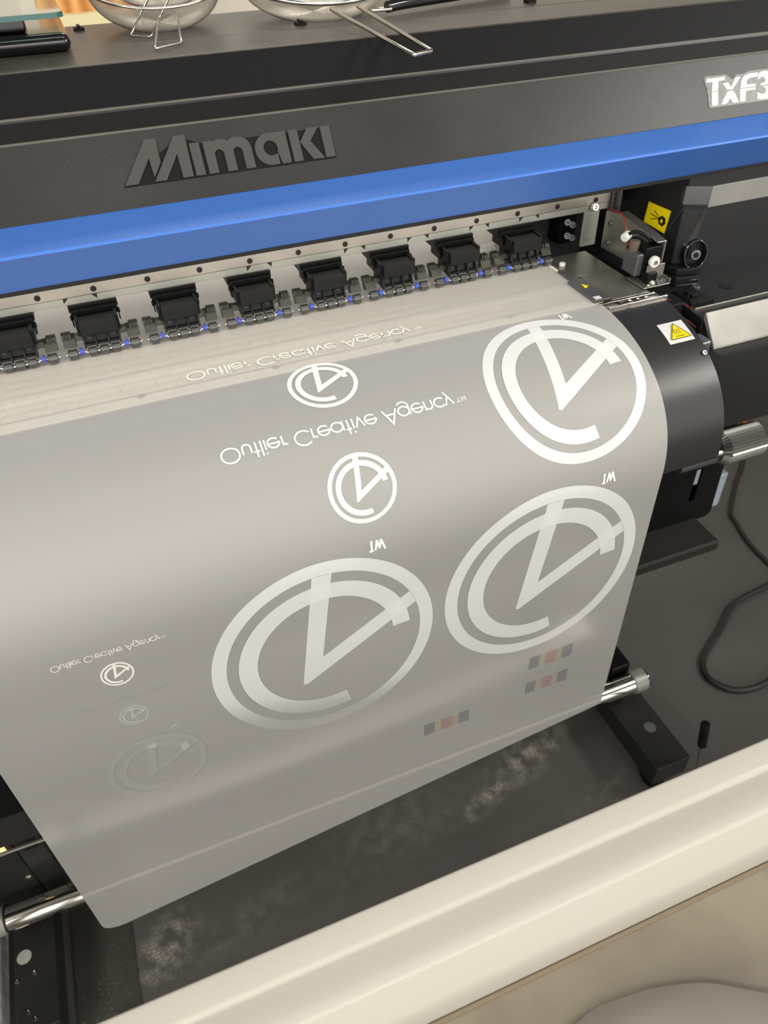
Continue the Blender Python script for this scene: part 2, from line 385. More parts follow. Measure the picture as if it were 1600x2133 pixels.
letters.append([(.2042, B0), (.2137, B0), (.2137, XH), (.1955, XH)] + arc(.1945, .0373, .0157, 90, 270, 18) + [(.2014, B0), (.2013, .0322), (.1965, .0309)] +
               arc(.1952, .0382, .0074, 262, -30, 16))
letters.append([(.2170, B0), (.2266, B0), (.2266, XH), (.2170, XH)])
letters.append([(.2378, B0), (.2498, B0), (.2382, .0398), (.2494, XH), (.2374, XH), (.2272, .0402)])
letters.append([(.2515, B0), (.2615, B0), (.2615, XH), (.2515, XH)])
bm = bmesh.new()
for L_ in letters: a_letter(bm, L_, .0024, wall=1)
lg = fin(bm, 'embossed_lettering', [LOGO, mat('rubbed_letter_edge', (.14, .128, .112), .32)]); P(lg); b = lg.modifiers.new('b', 'BEVEL'); b.width = .0004; b.segments = 2; b.material = 1; b.angle_limit = math.radians(40)
bm = bmesh.new()
a_letter(bm, [(.0428, B0 - .0012), (.2625, B0 - .0012), (.2622, XH - .001), (.1285, XH - .001), (.1128, CH - .004), (.1020, CH - .004), (.0840, CH - .014), (.0838, CH - .004), (.0732, CH - .004)], .0006)
lb = P(fin(bm, 'lettering_base', STRIP))

bm = bmesh.new()
a_letter(bm, [(.7428, .0475), (.7440, .0512), (.7464, .0523), (.776, .0516), (.7800, .0485), (.7847, .0447), (.7920, .0500), (.8025, .0495), (.812, .0521), (.8269, .052), (.880, .052), (.880, .0147), (.7461, .0150), (.7440, .0165), (.7450, .035)], .0005)
st = P(fin(bm, 'model_decal', mat('cloudy_clear_film', (0.06, 0.055, 0.048), 0.4, noise=1.5, nscale=260)))
bm = bmesh.new(); k = .0006; G = .0334
for L_ in ([(.7484, .0173), (.7574, .0173), (.7604, G - .0004), (.7514, G - .0004)], [(.7516, G + .0004), (.7606, G + .0004), (.7636, .0449), (.7731, .0451), (.7739, .0492), (.7464, .0490), (.7456, .0449), (.7545, .0448)],
           [(.7617, .0175), (.7704, .0175), (.7775, .0236), (.7799, .0175), (.7892, .0175), (.7846, G - .0034), (.7820, G - .0015), (.7744, G - .0022)],
           [(.7744, G), (.7830, G), (.7976, .0466), (.7900, .0466), (.7805, .0360), (.7779, .0417), (.7691, .0417)],
           [(.7910, .0175), (.7992, .0175), (.8024, .0294), (.8172, .0294), (.8176, G - .0012), (.7940, G - .0012)], [(.7944, G - .0002), (.8179, G - .0002), (.8186, .0363), (.8044, .0361), (.8062, .0413), (.8104, .0437), (.8235, .0444), (.8244, .0489), (.8113, .0488), (.8036, .0473), (.7983, .0427)],
           [(.818, .0183), (.8196, .0261), (.8243, .0233), (.8287, .0228), (.8321, .0248), (.8336, .0287), (.8290, .0320), (.8261, G - .0012), (.840, G - .0012), (.8445, .030), (.8440, .0230), (.8400, .0180), (.8350, .0164), (.826, .0165)],
           [(.8257, G), (.8403, G), (.8440, .0375), (.8450, .0440), (.8414, .0489), (.8324, .0497), (.8253, .0473), (.8234, .0401), (.8282, .0430), (.8326, .0429), (.835, .0395), (.8336, .0365), (.8258, .0350)]):
    a_letter(bm, L_, .0008, .0004)
wt = P(fin(bm, 'model_lettering', WHITEL))
# rear guide rail, seen under the cover
P(box('guide_rail', XL, .676, .880, .900, 1.0832, 1.0990, RAIL, bevel=.0005))
P(box('rail_carrier', XL, .690, .8815, .905, 1.0741, 1.0828, ALU, bevel=.0004))
P(box('rail_joint_shadow_line', XL, .676, .8812, .90, 1.0826, 1.0834, GASKET, bevel=0))
P(box('rail_backing', XL, .70, .902, .93, 1.075, 1.135, DARK, bevel=0))
P(box('cover_inner_lip', XL, .70, .868, .90, 1.1005, 1.1040, DARK, bevel=0.0004))
for i in range(-6, 13):
    P(cap_screw('rail_screw', (-.0729 + .0603 * i + .0001, .8799, 1.0892), (0, -1, 0), .0034, .0006, SCREW, None))
# marker triangles on the carrier
for x, q in ((-.0480, 1), (-.0104, -1), (.1636, 1), (.1950, -1), (.2872, 1), (.3159, -1), (.3727, 1), (.4027, -1), (.4607, 1), (.4895, -1), (.5340, 1), (.5645, -1)):
    bm = bmesh.new(); f = bm.faces.new([bm.verts.new(v) for v in ((x, .8812, 1.0826), (x + q * .0062, .8812, 1.0826), (x + q * .0005, .8812, 1.0770))])
    P(fin(bm, 'marker_triangle', INKBLK))

# ---- pinch roller units
def pinch_unit(cx):
    def bx(bm, a, b_, c, d, e, f): a_box(bm, cx + a, cx + b_, c, d, e, f)
    bm = bmesh.new()
    bx(bm, -.027, .027, .878, .93, 1.066, 1.0745); bx(bm, -.0255, .0255, .872, .92, 1.060, 1.071)
    bx(bm, -.0235, -.0195, .850, .90, 1.050, 1.068); bx(bm, .0195, .0235, .850, .90, 1.050, 1.068)
    a_prism(bm, [(.862, 1.050), (.864, 1.060), (.885, 1.062), (.885, 1.04), (.862, 1.036)], cx - .020, cx + .020)
    for s in (-1, 1):
        bx(bm, *sorted((s * .0262, s * .0250)), .866, .876, 1.054, 1.066)
        a_cyl(bm, (cx + s * .0245, .872, 1.063), (cx + s * .0275, .872, 1.063), .003, 10)
    u = P(fin(bm, 'pinch_roller_unit', DARK, bevel=.0006))
    def sub(o): o.parent = u; o.matrix_parent_inverse = u.matrix_parent_inverse; return o
    u_inv = None
    bm = bmesh.new(); bx(bm, -.0205, .0205, .8445, .866, 1.0515, 1.0662); 
    s1 = fin(bm, 'cross_bar', DGREY, bevel=.0008)
    bm = bmesh.new()
    a_prism(bm, [(.8535, 1.0355), (.8535, 1.0385), (.859, 1.0520), (.872, 1.0520), (.872, 1.0355)], cx - .0200, cx + .0200)
    for x in (-.0195, -.0070, .0070, .0195):
        a_prism(bm, [(.8480, 1.0350), (.8480, 1.0385), (.8560, 1.0520), (.8605, 1.0520), (.8600, 1.0350)], cx + x - .0010, cx + x + .0010)
    a_prism(bm, [(.8495, 1.0370), (.8495, 1.0395), (.8550, 1.0395), (.8550, 1.0370)], cx - .0195, cx + .0195)
    s2 = fin(bm, 'roller_holder', DGREY, bevel=.0004)
    subs = [s1, s2]
    for s in (-1, 1):
        subs.append(cap_screw('holder_screw', (cx + s * .0125, .8572, 1.0452), (0, -.75, .65), .0034, .0016, SILVD, None))
        bm = bmesh.new()
        a_prism(bm, [(.8515, 1.0375), (.8575, 1.0435), (.8575, 1.0455), (.869, 1.0475), (.869, 1.0435), (.8625, 1.033), (.8560, 1.0375)], cx + s * .0355 - .0068, cx + s * .0355 + .0068)
        a_prism(bm, [(.860, 1.040), (.8625, 1.0460), (.871, 1.0460), (.871, 1.038)], *sorted((cx + s * .019, cx + s * .030)))
        a_prism(bm, [(.8575, 1.0440), (.8615, 1.0495), (.8705, 1.0495), (.8705, 1.0440)], cx + s * .0375 - .0052, cx + s * .0375 + .0052)
        subs.append(fin(bm, 'roller_arm', OLIVE, bevel=.0004))
        subs.append(cap_screw('arm_screw', (cx + s * .0375, .8590, 1.0478), (0, -.8, .6), .0029, .0010, SCREW, None))
        bm = bmesh.new(); a_cyl(bm, (cx + s * .0222, .8480, 1.0322), (cx + s * .0275, .8480, 1.0322), .0030, 14); a_box(bm, cx + s * .0255 - .001, cx + s * .0255 + .001, .848, .853, 1.030, 1.0355)
        subs.append(fin(bm, 'blue_clip', BLUEC, bevel=.0004))
        bm = bmesh.new(); a_cyl(bm, (cx + s * .0195, .8485, 1.0315), (cx + s * .0425, .8485, 1.0315), .0010, 8)
        subs.append(fin(bm, 'axle', CHROME))
    for x, w, r in ((-.013, .0046, .0053), (0, .0046, .0053), (.013, .0046, .0053), (-.0345, .0051, .0058), (.0345, .0051, .0058)):
        bm = bmesh.new(); a_cyl(bm, (cx + x - w, .8480, 1.0252 + r), (cx + x + w, .8480, 1.0252 + r), r, 24)
        a_cyl(bm, (cx + x - w - .0009, .8480, 1.0252 + r), (cx + x + w + .0009, .8480, 1.0252 + r), r * .55, 16)
        subs.append(fin(bm, 'roller', ROLL, bevel=.0009))
    bm = bmesh.new(); a_cyl(bm, (cx - .0195, .8480, 1.0305), (cx + .0195, .8480, 1.0305), .0014, 8); subs.append(fin(bm, 'axle', CHROME))
    for s in subs: s.parent = u; s.matrix_parent_inverse = Matrix.Identity(4)
    return u, subs
U0, S0 = pinch_unit(-.0181)
for kk in (-2, -1, 1, 2, 3, 4, 5, 6):
    u = U0.copy(); COL.objects.link(u); u.location.x += .0912 * kk
    for s in S0:
        c = s.copy(); COL.objects.link(c); c.parent = u

# ---- platen and feeding deck
bm = bmesh.new()
a_prism(bm, [(.7225, 1.015), (.7225, 1.0244), (1.12, 1.0244), (1.12, 1.015)], XL, .5700)
for (s0, zz) in ((.7395, 0), (.7895, 0)):
    a_box(bm, XL, .569, s0, s0 + .0022, 1.0240, 1.0246, 1)
for (s0, zz) in ((.752, 0), (.766, 0), (.806, 0), (.818, 0)):
    a_box(bm, XL, .569, s0, s0 + .0050, 1.0240, 1.02455, 3)
def disc(bm, x, y, z, r, mi, n=12):
    f = bm.faces.new([bm.verts.new((x + r * math.cos(2 * math.pi * i / n), y + r * math.sin(2 * math.pi * i / n), z)) for i in range(n)]); f.material_index = mi
for j, (yy, off) in enumerate(((.8055, 0), (.7815, .5), (.7605, 0), (.7475, .5), (.8250, .25))):
    for i in range(-30, 46):
        disc(bm, (i + off) * .0127, yy, 1.02468, .0011, 2, 8)
for x in [(-.146 + .147 * i) for i in range(0, 5)]:
    disc(bm, x + .005, .738, 1.0247, .0042, 4, 20); disc(bm, x + .02, .853, 1.0247, .0040, 4, 20)
pl = P(fin(bm, 'platen', [CREAM, GROOVE, HOLE, mat('platen_band', (0.70, 0.58, 0.38), 0.5), mat('platen_screw_grey', (0.10, 0.095, 0.10), 0.4)]))
# metal deck plates right of the film
P(box('deck_plate', .5705, .637, .800, .868, 1.015, 1.0255, PLATE, bevel=.0006))
P(box('deck_plate', .5820, .637, .722, .7985, 1.015, 1.0258, PLATE, bevel=.0006))
bm = bmesh.new()
a_box(bm, .5570, .5790, .724, .786, 1.0250, 1.0285); a_box(bm, .5640, .5780, .786, .822, 1.0250, 1.0275)
P(fin(bm, 'film_edge_guard', SILVD, bevel=.0005))
bm = bmesh.new(); a_box(bm, .5600, .5690, .7265, .7335, 1.0285, 1.0290); P(fin(bm, 'guard_label', WHITEL))
bm = bmesh.new(); f = bm.faces.new([bm.verts.new(v) for v in ((.5650, .758, 1.0291), (.5735, .762, 1.0291), (.5675, .771, 1.0291))]); P(fin(bm, 'yellow_triangle_label', YELLOW))
cyl('x', (0, 0, 0), (0, 0, .001), .001, PLATE) if False else None
P(cyl('film_stop', (.5800, .836, 1.0255), (.5800, .836, 1.0305), .0042, WHITEP, bevel=.0012))
bm = bmesh.new(); a_box(bm, .5600, .640, .7150, .7195, 1.015, 1.0270); a_box(bm, .5660, .652, .7045, .7080, 1.015, 1.0262)
P(fin(bm, 'deck_edge_rail', CHROME, bevel=.0005))
for x in (.600, .612, .624): P(cap_screw('deck_screw', (x, .7120, 1.0245), (0, 0, 1), .0024, .0022, CHROME, None))
bm = bmesh.new(); a_box(bm, .5600, .652, .7080, .7150, 1.010, 1.0215); P(fin(bm, 'deck_channel', DGREY))

# ---- curved front guide (heater) below the film
YF, ZP, YC, ZC, NN = .5507, 1.025, .75, .875, 2.35
def prof_pts(off=0.0, n=40):
    out = []
    for i in range(n + 1):
        t = i / n * math.pi / 2
        out.append((YC - (YC - YF - off) * math.sin(t) ** (2 / NN), ZC + (ZP - off - ZC) * math.cos(t) ** (2 / NN)))
    return out
outer = prof_pts(.0009); outer = [p for p in outer if p[0] < .7215 and p[1] > .884]
outer = [(.7215, outer[0][1] + .0002)] + outer + [(outer[-1][0] + .0002, .878)]
inner = [(y + .004 if z < 1.0 else y + .002, z - .003) for y, z in outer][::-1]
P(prism('curved_front_guide', outer + inner, XL, .647, mat('satin_black_guide', (0.022, 0.021, 0.0195), 0.36, bump=.07, spec=.5), smooth=False))
g = [o for o in COL.objects if o.name == 'curved_front_guide'][0]
for p in g.data.polygons: p.use_smooth = True
es = g.modifiers.new('es', 'EDGE_SPLIT'); es.split_angle = math.radians(40)
bm = bmesh.new()
disc(bm, .594, .7120, 1.0244, .0085, 0, 24)
P(fin(bm, 'guide_hole', GASKET))
P(cap_screw('guide_screw', (.6300, .7085, 1.0225), (0, 0, 1), .0032, .0012, SILVD, None))
# lookup on the guide/film surface: s = arc length from y=1.10
tab = [(1.10, ZP)] + prof_pts(0, 90) + [(YF, .30)]
LEN = [0]
for a, b_ in zip(tab, tab[1:]): LEN.append(LEN[-1] + math.hypot(b_[0] - a[0], b_[1] - a[1]))
def surf(x, s, off=0.0):
    i = 0
    lo, hi = 0, len(LEN) - 2
    while lo < hi:
        mid = (lo + hi + 1) // 2
        if LEN[mid] <= s: lo = mid
        else: hi = mid - 1
    i = lo; t = (s - LEN[i]) / (LEN[i + 1] - LEN[i])
    y = tab[i][0] + t * (tab[i + 1][0] - tab[i][0]); z = tab[i][1] + t * (tab[i + 1][1] - tab[i][1])
    def nrm(j):
        j = max(0, min(j, len(tab) - 2)); dy = tab[j + 1][0] - tab[j][0]; dz = tab[j + 1][1] - tab[j][1]; l = math.hypot(dy, dz); return (dz / l, -dy / l)
    n0 = nrm(i)
    return Vector((x, y + n0[0] * off, z + n0[1] * off))
def a_patch(bm, quad, off, nu=6, nv=6, mi=0):
    """bilinear patch of (x,s) corner points wrapped on the surface"""
    (a, b_, c, d) = quad; V = []
    for j in range(nv + 1):
        row = []
        for i in range(nu + 1):
            u, v = i / nu, j / nv
            x = (a[0] * (1 - u) + b_[0] * u) * (1 - v) + (d[0] * (1 - u) + c[0] * u) * v
            s = (a[1] * (1 - u) + b_[1] * u) * (1 - v) + (d[1] * (1 - u) + c[1] * u) * v
            row.append(bm.verts.new(surf(x, s, off)))
        V.append(row)
    for j in range(nv):
        for i in range(nu):
            bm.faces.new((V[j][i], V[j][i + 1], V[j + 1][i + 1], V[j + 1][i])).material_index = mi
# hot surface label
SX0, SX1, SS0, SS1 = .6050, .6405, .4395, .4718
bm = bmesh.new()
a_patch(bm, ((SX0, SS0), (SX1, SS0), (SX1, SS1), (SX0, SS1)), -.0008, 6, 8, 0)
hs = P(fin(bm, 'hot_surface_label', WHITEL)); hs.modifiers.new('s', 'SOLIDIFY').thickness = .0003
def seg(bm, p, q, w, off, mi=0, n=3):
    dx, ds = q[0] - p[0], q[1] - p[1]; l = math.hypot(dx, ds) or 1e-6; nx, ns = -ds / l * w / 2, dx / l * w / 2
    a_patch(bm, ((p[0] + nx, p[1] + ns), (q[0] + nx, q[1] + ns), (q[0] - nx, q[1] - ns), (p[0] - nx, p[1] - ns)), off, n, 1, mi)
def lq(u, v): return (SX0 + (SX1 - SX0) * u, SS0 + (SS1 - SS0) * v)
tri = [lq(.55, .12), lq(.92, .84), lq(.12, .84)]
bm = bmesh.new()
for f in range(6):
    t0, t1 = f / 6, (f + 1) / 6
    def lp(p, q, t): return (p[0] + (q[0] - p[0]) * t, p[1] + (q[1] - p[1]) * t)
    a_patch(bm, (lp(tri[0], tri[2], t0), lp(tri[0], tri[1], t0), lp(tri[0], tri[1], t1), lp(tri[0], tri[2], t1)), .0003, 3, 1, 0)
for i in range(3): seg(bm, tri[i], tri[(i + 1) % 3], .0008, .0006, 1, 5)
for dx in (-.10, 0, .10):
    pts = [lq(.50 + dx + .022 * math.sin(i * 1.05), .40 + i * .030) for i in range(9)]
    for a_, b_ in zip(pts, pts[1:]): seg(bm, a_, b_, .0007, .0006, 1, 1)
seg(bm, lq(.34, .74), lq(.70, .74), .0009, .0006, 1, 2)
sub = fin(bm, 'warning_triangle', [YELLOW, INKBLK]); sub.parent = hs
P(box('guide_clip', .6480, .6640, .626, .650, .976, .998, SILVD, bevel=.003))
P(cap_screw('guide_screw', surf(.641, .4930, 0), (0, -.7, .7), .0030, .0016, SILVD, None))

# ---- right side: cutter block, side plate, inner wall, housing
P(box('deck_gap', .6375, .651, .66, .93, .96, .975, GASKET, bevel=0))
P(box('inner_back_panel', .565, .70, .965, .975, .96, 1.09, mat('inner_grey_panel', (0.045, 0.045, 0.044), .5), bevel=0))
P(box('rail_end_plate', .636, .6600, .8795, .884, 1.0265, 1.0745, ALU, bevel=.0008))
P(cap_screw('rail_end_screw', (.6485, .8790, 1.0800), (0, -1, .3), .0052, .0050, CHROME, None))
for x, z in ((.6434, 1.0443), (.653, 1.0393), (.6456, 1.0245), (.6544, 1.0202)):
    P(cap_screw('bracket_screw', (x, .930, z), (-.5, -1, .3), .0048, .010, SILVD, None))
P(box('bracket_screw_block', .636, .664, .935, .965, 1.010, 1.056, DARK))
# upright side plate with its folded bracket
bm = bmesh.new()
a_box(bm, .6790, .6810, .8640, .8785, 1.020, 1.130)
a_box(bm, .6745, .6790, .8750, .8785, 1.020, 1.130)
P(fin(bm, 'side_plate', SILVD, bevel=.0006))
P(prism('motor_bracket', [(.7660, 1.0780), (.8330, 1.0850), (.8600, 1.080), (.8600, 1.030), (.7800, 1.0330), (.7660, 1.0345)], .6560, .6585, PLATE, bevel=.0006))
P(prism('bracket_roof', [(.7480, 1.0765), (.7700, 1.0800), (.8330, 1.0870), (.8330, 1.0850), (.7700, 1.078), (.7480, 1.0750)], .6560, .6700, PLATE, bevel=.0006))
P(box('bracket_side', .6680, .6700, .7480, .80, 1.030, 1.0765, PLATE, bevel=.0006))
for y, z in ((.846, 1.068), (.846, 1.042)): P(cap_screw('bracket_screw', (.6560, y, z), (-1, 0, 0), .0035, .003, SILVD, None))
P(box('cutter_motor', .6430, .6670, .7500, .7900, 1.0340, 1.0700, DARK, bevel=.0015))
P(box('motor_cover', .6330, .6430, .7520, .7800, 1.0340, 1.0620, SILVD, bevel=.0012))
P(cyl('motor_coil', (.6390, .770, 1.0600), (.6390, .770, 1.0740), .0065, mat('brown_coil', (.12, .09, .07), .4), bevel=.001))
P(cyl('motor_connector', (.6290, .7800, 1.0745), (.6390, .7850, 1.0770), .0058, WHITEP, bevel=.002))
P(tube('motor_wire', spline([(.633, .782, 1.077), (.640, .775, 1.083), (.650, .768, 1.080), (.659, .762, 1.072)]), .0022, DARK))
P(tube('red_wire', spline([(.6500, .850, 1.086), (.6500, .820, 1.090), (.640, .795, 1.084), (.638, .785, 1.070), (.638, .772, 1.060)]), .0009, RED))
P(cyl('white_pulley', (.6490, .7360, 1.0560), (.6490, .7420, 1.0560), .0072, WHITEP, bevel=.0012))
P(cap_screw('pulley_screw', (.6490, .7360, 1.0560), (0, -1, .2), .0026, .0012, SILVD, None))
bm = bmesh.new(); a_box(bm, .6320, .6720, .7280, .7650, 1.0270, 1.0285); a_box(bm, .6705, .672, .7280, .7650, 1.0285, 1.0345); a_box(bm, .6430, .6700, .7420, .7436, 1.0285, 1.0500)
P(fin(bm, 'cutter_base', PLATE, bevel=.0005))
for x, y, r, mm in ((.6480, .7350, .0042, CHROME), (.6570, .7330, .0032, SILVD), (.6650, .7360, .0032, SILVD), (.6390, .7310, .0020, CHROME)):
    P(cap_screw('adjuster_screw', (x, y, 1.0290), (-.2, -.8, .6), r, .004, mm, None))
P(box('adjuster_block', .6420, .6560, .7360, .7500, 1.0285, 1.0420, DARK, bevel=.001))

# housing on the right (oblique inner wall, front wall)
foot = [(.6960, .925), (.7340, .802), (.7600, .788), (XR_, .788), (XR_, .96), (.6960, .96)]
bm = bmesh.new(); a_prismz(bm, foot, .975, 1.140); P(fin(bm, 'side_housing', mat('housing_black', (0.014, 0.014, 0.015), .38, bump=.2), bevel=.0015))
bm = bmesh.new(); a_prismz(bm, [(.7600, .7868), (XR_, .7868), (XR_, .795), (.7600, .795)], 1.0910, 1.1180); P(fin(bm, 'housing_trim', SILVER, bevel=.0008))
bm = bmesh.new(); a_prismz(bm, [(.7300, .8015), (.7595, .7868), (.7600, .795), (.7320, .810)], 1.0945, 1.1180); P(fin(bm, 'housing_corner_trim', SILVD, bevel=.0008))
bm = bmesh.new()
v = [bm.verts.new(q) for q in ((.7330, .8010, 1.0940), (.7595, .7872, 1.0905), (.7560, .7872, 1.0500), (.7440, .7930, 1.0400), (.7270, .8220, 1.0480))]
bm.faces.new(v); o = P(fin(bm, 'polished_corner', mat('worn_black_corner', (0.05, 0.05, 0.052), .22, metal=.2))); o.modifiers.new('s', 'SOLIDIFY').thickness = .0012
# yellow sticker on the oblique wall
wd = Vector((.7340 - .6960, .802 - .925, 0)).normalized(); wn = Vector((wd.y, -wd.x, 0))
def onwall(a, z, h=.0008): return Vector((.6960, .925, z + .002)) + wd * (a + .008) + wn * h
bm = bmesh.new(); bm.faces.new([bm.verts.new(onwall(a_, z_)) for a_, z_ in ((.0660, 1.0560), (.1010, 1.0490), (.1040, 1.0800), (.0680, 1.0835))])
ys = P(fin(bm, 'pinch_hazard_label', YELLOW)); ys.modifiers.new('s', 'SOLIDIFY').thickness = .0004
bm = bmesh.new()
bm.faces.new([bm.verts.new(onwall(a_, z_, .0016)) for a_, z_ in ((.0890, 1.0600), (.0960, 1.0570), (.1000, 1.0620), (.0985, 1.0690), (.0930, 1.0710), (.0870, 1.0670))])
bm.faces.new([bm.verts.new(onwall(a_, z_, .0016)) for a_, z_ in ((.0740, 1.0690), (.0860, 1.0660), (.0860, 1.0672), (.0740, 1.0702))])
bm.faces.new([bm.verts.new(onwall(a_, z_, .0016)) for a_, z_ in ((.0760, 1.0620), (.0870, 1.0650), (.0870, 1.0660), (.0760, 1.0632))])
bm.faces.new([bm.verts.new(onwall(a_, z_, .0016)) for a_, z_ in ((.0790, 1.0740), (.0880, 1.0680), (.0880, 1.0690), (.0800, 1.0750))])
sy = fin(bm, 'hand_symbol', INKBLK); sy.parent = ys
bm = bmesh.new(); bm.faces.new([bm.verts.new(onwall(a_, z_, .0018)) for a_, z_ in ((.0910, 1.0625), (.0945, 1.0610), (.0955, 1.0655), (.0925, 1.0670))])
sy = fin(bm, 'hand_symbol_centre', YELLOW); sy.parent = ys
# key switch in an oval recess
bm = bmesh.new(); kc = Vector((.7560, .7860, 1.0300)); kd, ku, kw = frame((-.35, -1, .15))
kx = Vector((1, -.35, 0)).normalized(); kz = kd.cross(kx).normalized()
n = 28; prof = [(1.15, .000), (1.08, .006), (.95, .004), (.82, -.010), (.10, -.012)]; rings = []
for pr, ph in prof:
    rings.append([bm.verts.new(kc + kd * ph + kx * math.cos(2 * math.pi * i / n) * .0145 * pr + kz * math.sin(2 * math.pi * i / n) * .0180 * pr) for i in range(n)])
for a_, b_ in zip(rings, rings[1:]):
    for i in range(n): bm.faces.new((a_[i], a_[(i + 1) % n], b_[(i + 1) % n], b_[i]))
bm.faces.new(rings[-1])
ks = P(fin(bm, 'lock_recess', GLOSSB, smooth=True))
k1 = fin((lambda b_: (a_cyl(b_, kc + kd * -.01, kc + kd * .006, .0068, 24), b_)[1])(bmesh.new()), 'key_cylinder', SILVD, bevel=.001); k1.parent = ks
k2 = fin((lambda b_: (a_cyl(b_, kc + kd * .006, kc + kd * .0068, .0038, 20), a_cyl(b_, kc + kd * .0068, kc + kd * .0072, .0010, 8), b_)[2])(bmesh.new()), 'key_slot', DARK, bevel=.0005); k2.parent = ks
# latch block below the lock
bm = bmesh.new(); a_prismz(bm, [(.7160, .805), (.7250, .775), (.7580, .768), (.7700, .780), (.7700, .80)], .9890, 1.0060)
a_prismz(bm, [(.7200, .805), (.7280, .782), (.7560, .774), (.7670, .785), (.7660, .80)], 1.0060, 1.0150)
P(fin(bm, 'latch_block', DGREY, bevel=.0015))
P(tube('latch_bead', [(.7250, .7742, .9955), (.7580, .7672, .9955), (.7690, .7790, .9955)], .0006, SILVD))
P(tube('latch_bead', [(.7430, .7700, 1.0020), (.7570, .7672, 1.0020)], .0005, SILVD))
# shelf and box of the station in front
bm = bmesh.new(); a_prism(bm, [(.93, .993), (.712, .993), (.7095, .9945), (.7080, .9925), (.6900, .9920), (.6860, .9900), (.6840, .96), (.6650, .955), (.6600, .94), (.6580, .8235), (.80, .8235), (.93, .90)], .7000, XR_)
P(fin(bm, 'station_box', mat('station_black', (0.014, 0.014, 0.014), .42, bump=.2), bevel=.0012))
P(prism('station_trim', [(.6870, .9985), (.6845, 1.0010), (.6570, .9655), (.6560, .9620), (.6600, .9600), (.6870, .9920)], .7010, XR_, SILVER, bevel=.0010))
P(prism('shelf_edge_bead', [(.7075, .9925), (.7075, .9955), (.7095, .9955), (.7095, .9925)], .7050, XR_, ALU, bevel=.0006))
bm = bmesh.new(); disc(bm, .7900, .7500, .9935, .0095, 0, 24); P(fin(bm, 'shelf_hole', GASKET))
bm = bmesh.new()
a_box(bm, .7050, .7420, .7160, .7220, .993, .9985); a_box(bm, .7120, .7420, .7260, .7620, .993, .9965); a_box(bm, .7180, .7280, .7320, .7480, .9965, 1.0010)
a_cyl(bm, (.7120, .7330, .993), (.7120, .7330, 1.0060), .0020, 10)
P(fin(bm, 'shelf_latch', DGREY, bevel=.0010))
P(cap_screw('shelf_screw', (.7480, .7600, .993), (0, 0, 1), .0055, .0040, SILVD, None))
P(box('slot_floor', .6500, .7000, .64, .95, .940, .962, GASKET, bevel=0))
P(box('slot_ledge', .6520, .6900, .7150, .7800, .962, 1.0030, DGREY, bevel=.001))
for q in (([(.672, .735, 1.004), (.690, .722, 1.001), (.697, .705, .998)]), ([(.668, .720, .990), (.685, .700, .988), (.694, .688, .980)])):
    P(tube('red_wire', spline(q), .0006, RED))
P(box('lower_body', XL, .66, .70, 1.10, .55, .87, DARK, bevel=.004))
P(box('lower_body', .66, XR_, .78, 1.12, .86, .90, DARK, bevel=.004))

# ribbed roller knob + shaft under the station box
kn = (.7650, .660, .7840)
bm = bmesh.new(); n = 64; rad = .0262; A = []; B = []; Cc = []
for i in range(n):
    t = 2 * math.pi * i / n; r_ = rad * (1.0 if i % 2 else .90)
    for L_, x, rr in ((A, .0, .70), (B, .009, 1), (Cc, .072, 1)):
        L_.append(bm.verts.new((kn[0] + x, kn[1] + math.cos(t) * r_ * rr, kn[2] + math.sin(t) * r_ * rr)))
for i in range(n):
    j = (i + 1) % n; bm.faces.new((A[i], A[j], B[j], B[i])); bm.faces.new((B[i], B[j], Cc[j], Cc[i]))
bm.faces.new(A[::-1]); bm.faces.new(Cc)
P(fin(bm, 'ribbed_knob', mat('grey_ribbed_metal', (.13, .125, .115), .32, metal=.7)))
P(cyl('knob_shaft', (.7000, .662, .7740), (.770, .662, .7740), .0135, SILVD, bevel=.001))
P(cyl('knob_axle', (.70, .650, .7860), (.772, .650, .7860), .0060, CHROME, bevel=.001))
# hanging bracket with a slot
bm = bmesh.new()
yb = .72
def poly_y(bm, pts, y0, y1):
    a = [bm.verts.new((x, y0, z)) for x, z in pts]; b_ = [bm.verts.new((x, y1, z)) for x, z in pts]; n = len(pts)
    for i in range(n): bm.faces.new((a[i], a[(i + 1) % n], b_[(i + 1) % n], b_[i]))
    fs = [bm.faces.new(a[::-1]), bm.faces.new(b_)]
    for f in fs: f.normal_update()
    bmesh.ops.triangulate(bm, faces=fs, ngon_method='EAR_CLIP')
yb = .700
poly_y(bm, [(.62, .87), (.7925, .87), (.7870, .7110), (.7870, .6470), (.7930, .6440), (.7930, .598), (.62, .598)], yb, yb + .004)
poly_y(bm, [(.7925, .87), (.8400, .87), (.8400, .714), (.8445, .606), (.8356, .5985), (.7930, .598), (.7930, .6440), (.7995, .6490), (.7990, .7100), (.7870, .7110)], yb, yb + .004)
P(fin(bm, 'hanging_bracket', DARK))
bm = bmesh.new(); a_prism(bm, [(.700, .604), (.700, .600), (.655, .5995), (.6425, .600), (.6400, .598), (.6395, .5845), (.6378, .5850), (.6380, .5995), (.6410, .6035), (.655, .6030)], .60, .8125)
P(fin(bm, 'catch_tray', mat('dark_tray', (.022, .021, .017), .5, spec=.3), bevel=.001))
bm = bmesh.new(); a_box(bm, .880, .980, .80, .83, .495, .575); a_box(bm, .870, .932, .80, .83, .50, .640)
P(fin(bm, 'counterweight', PALEB, bevel=.004))

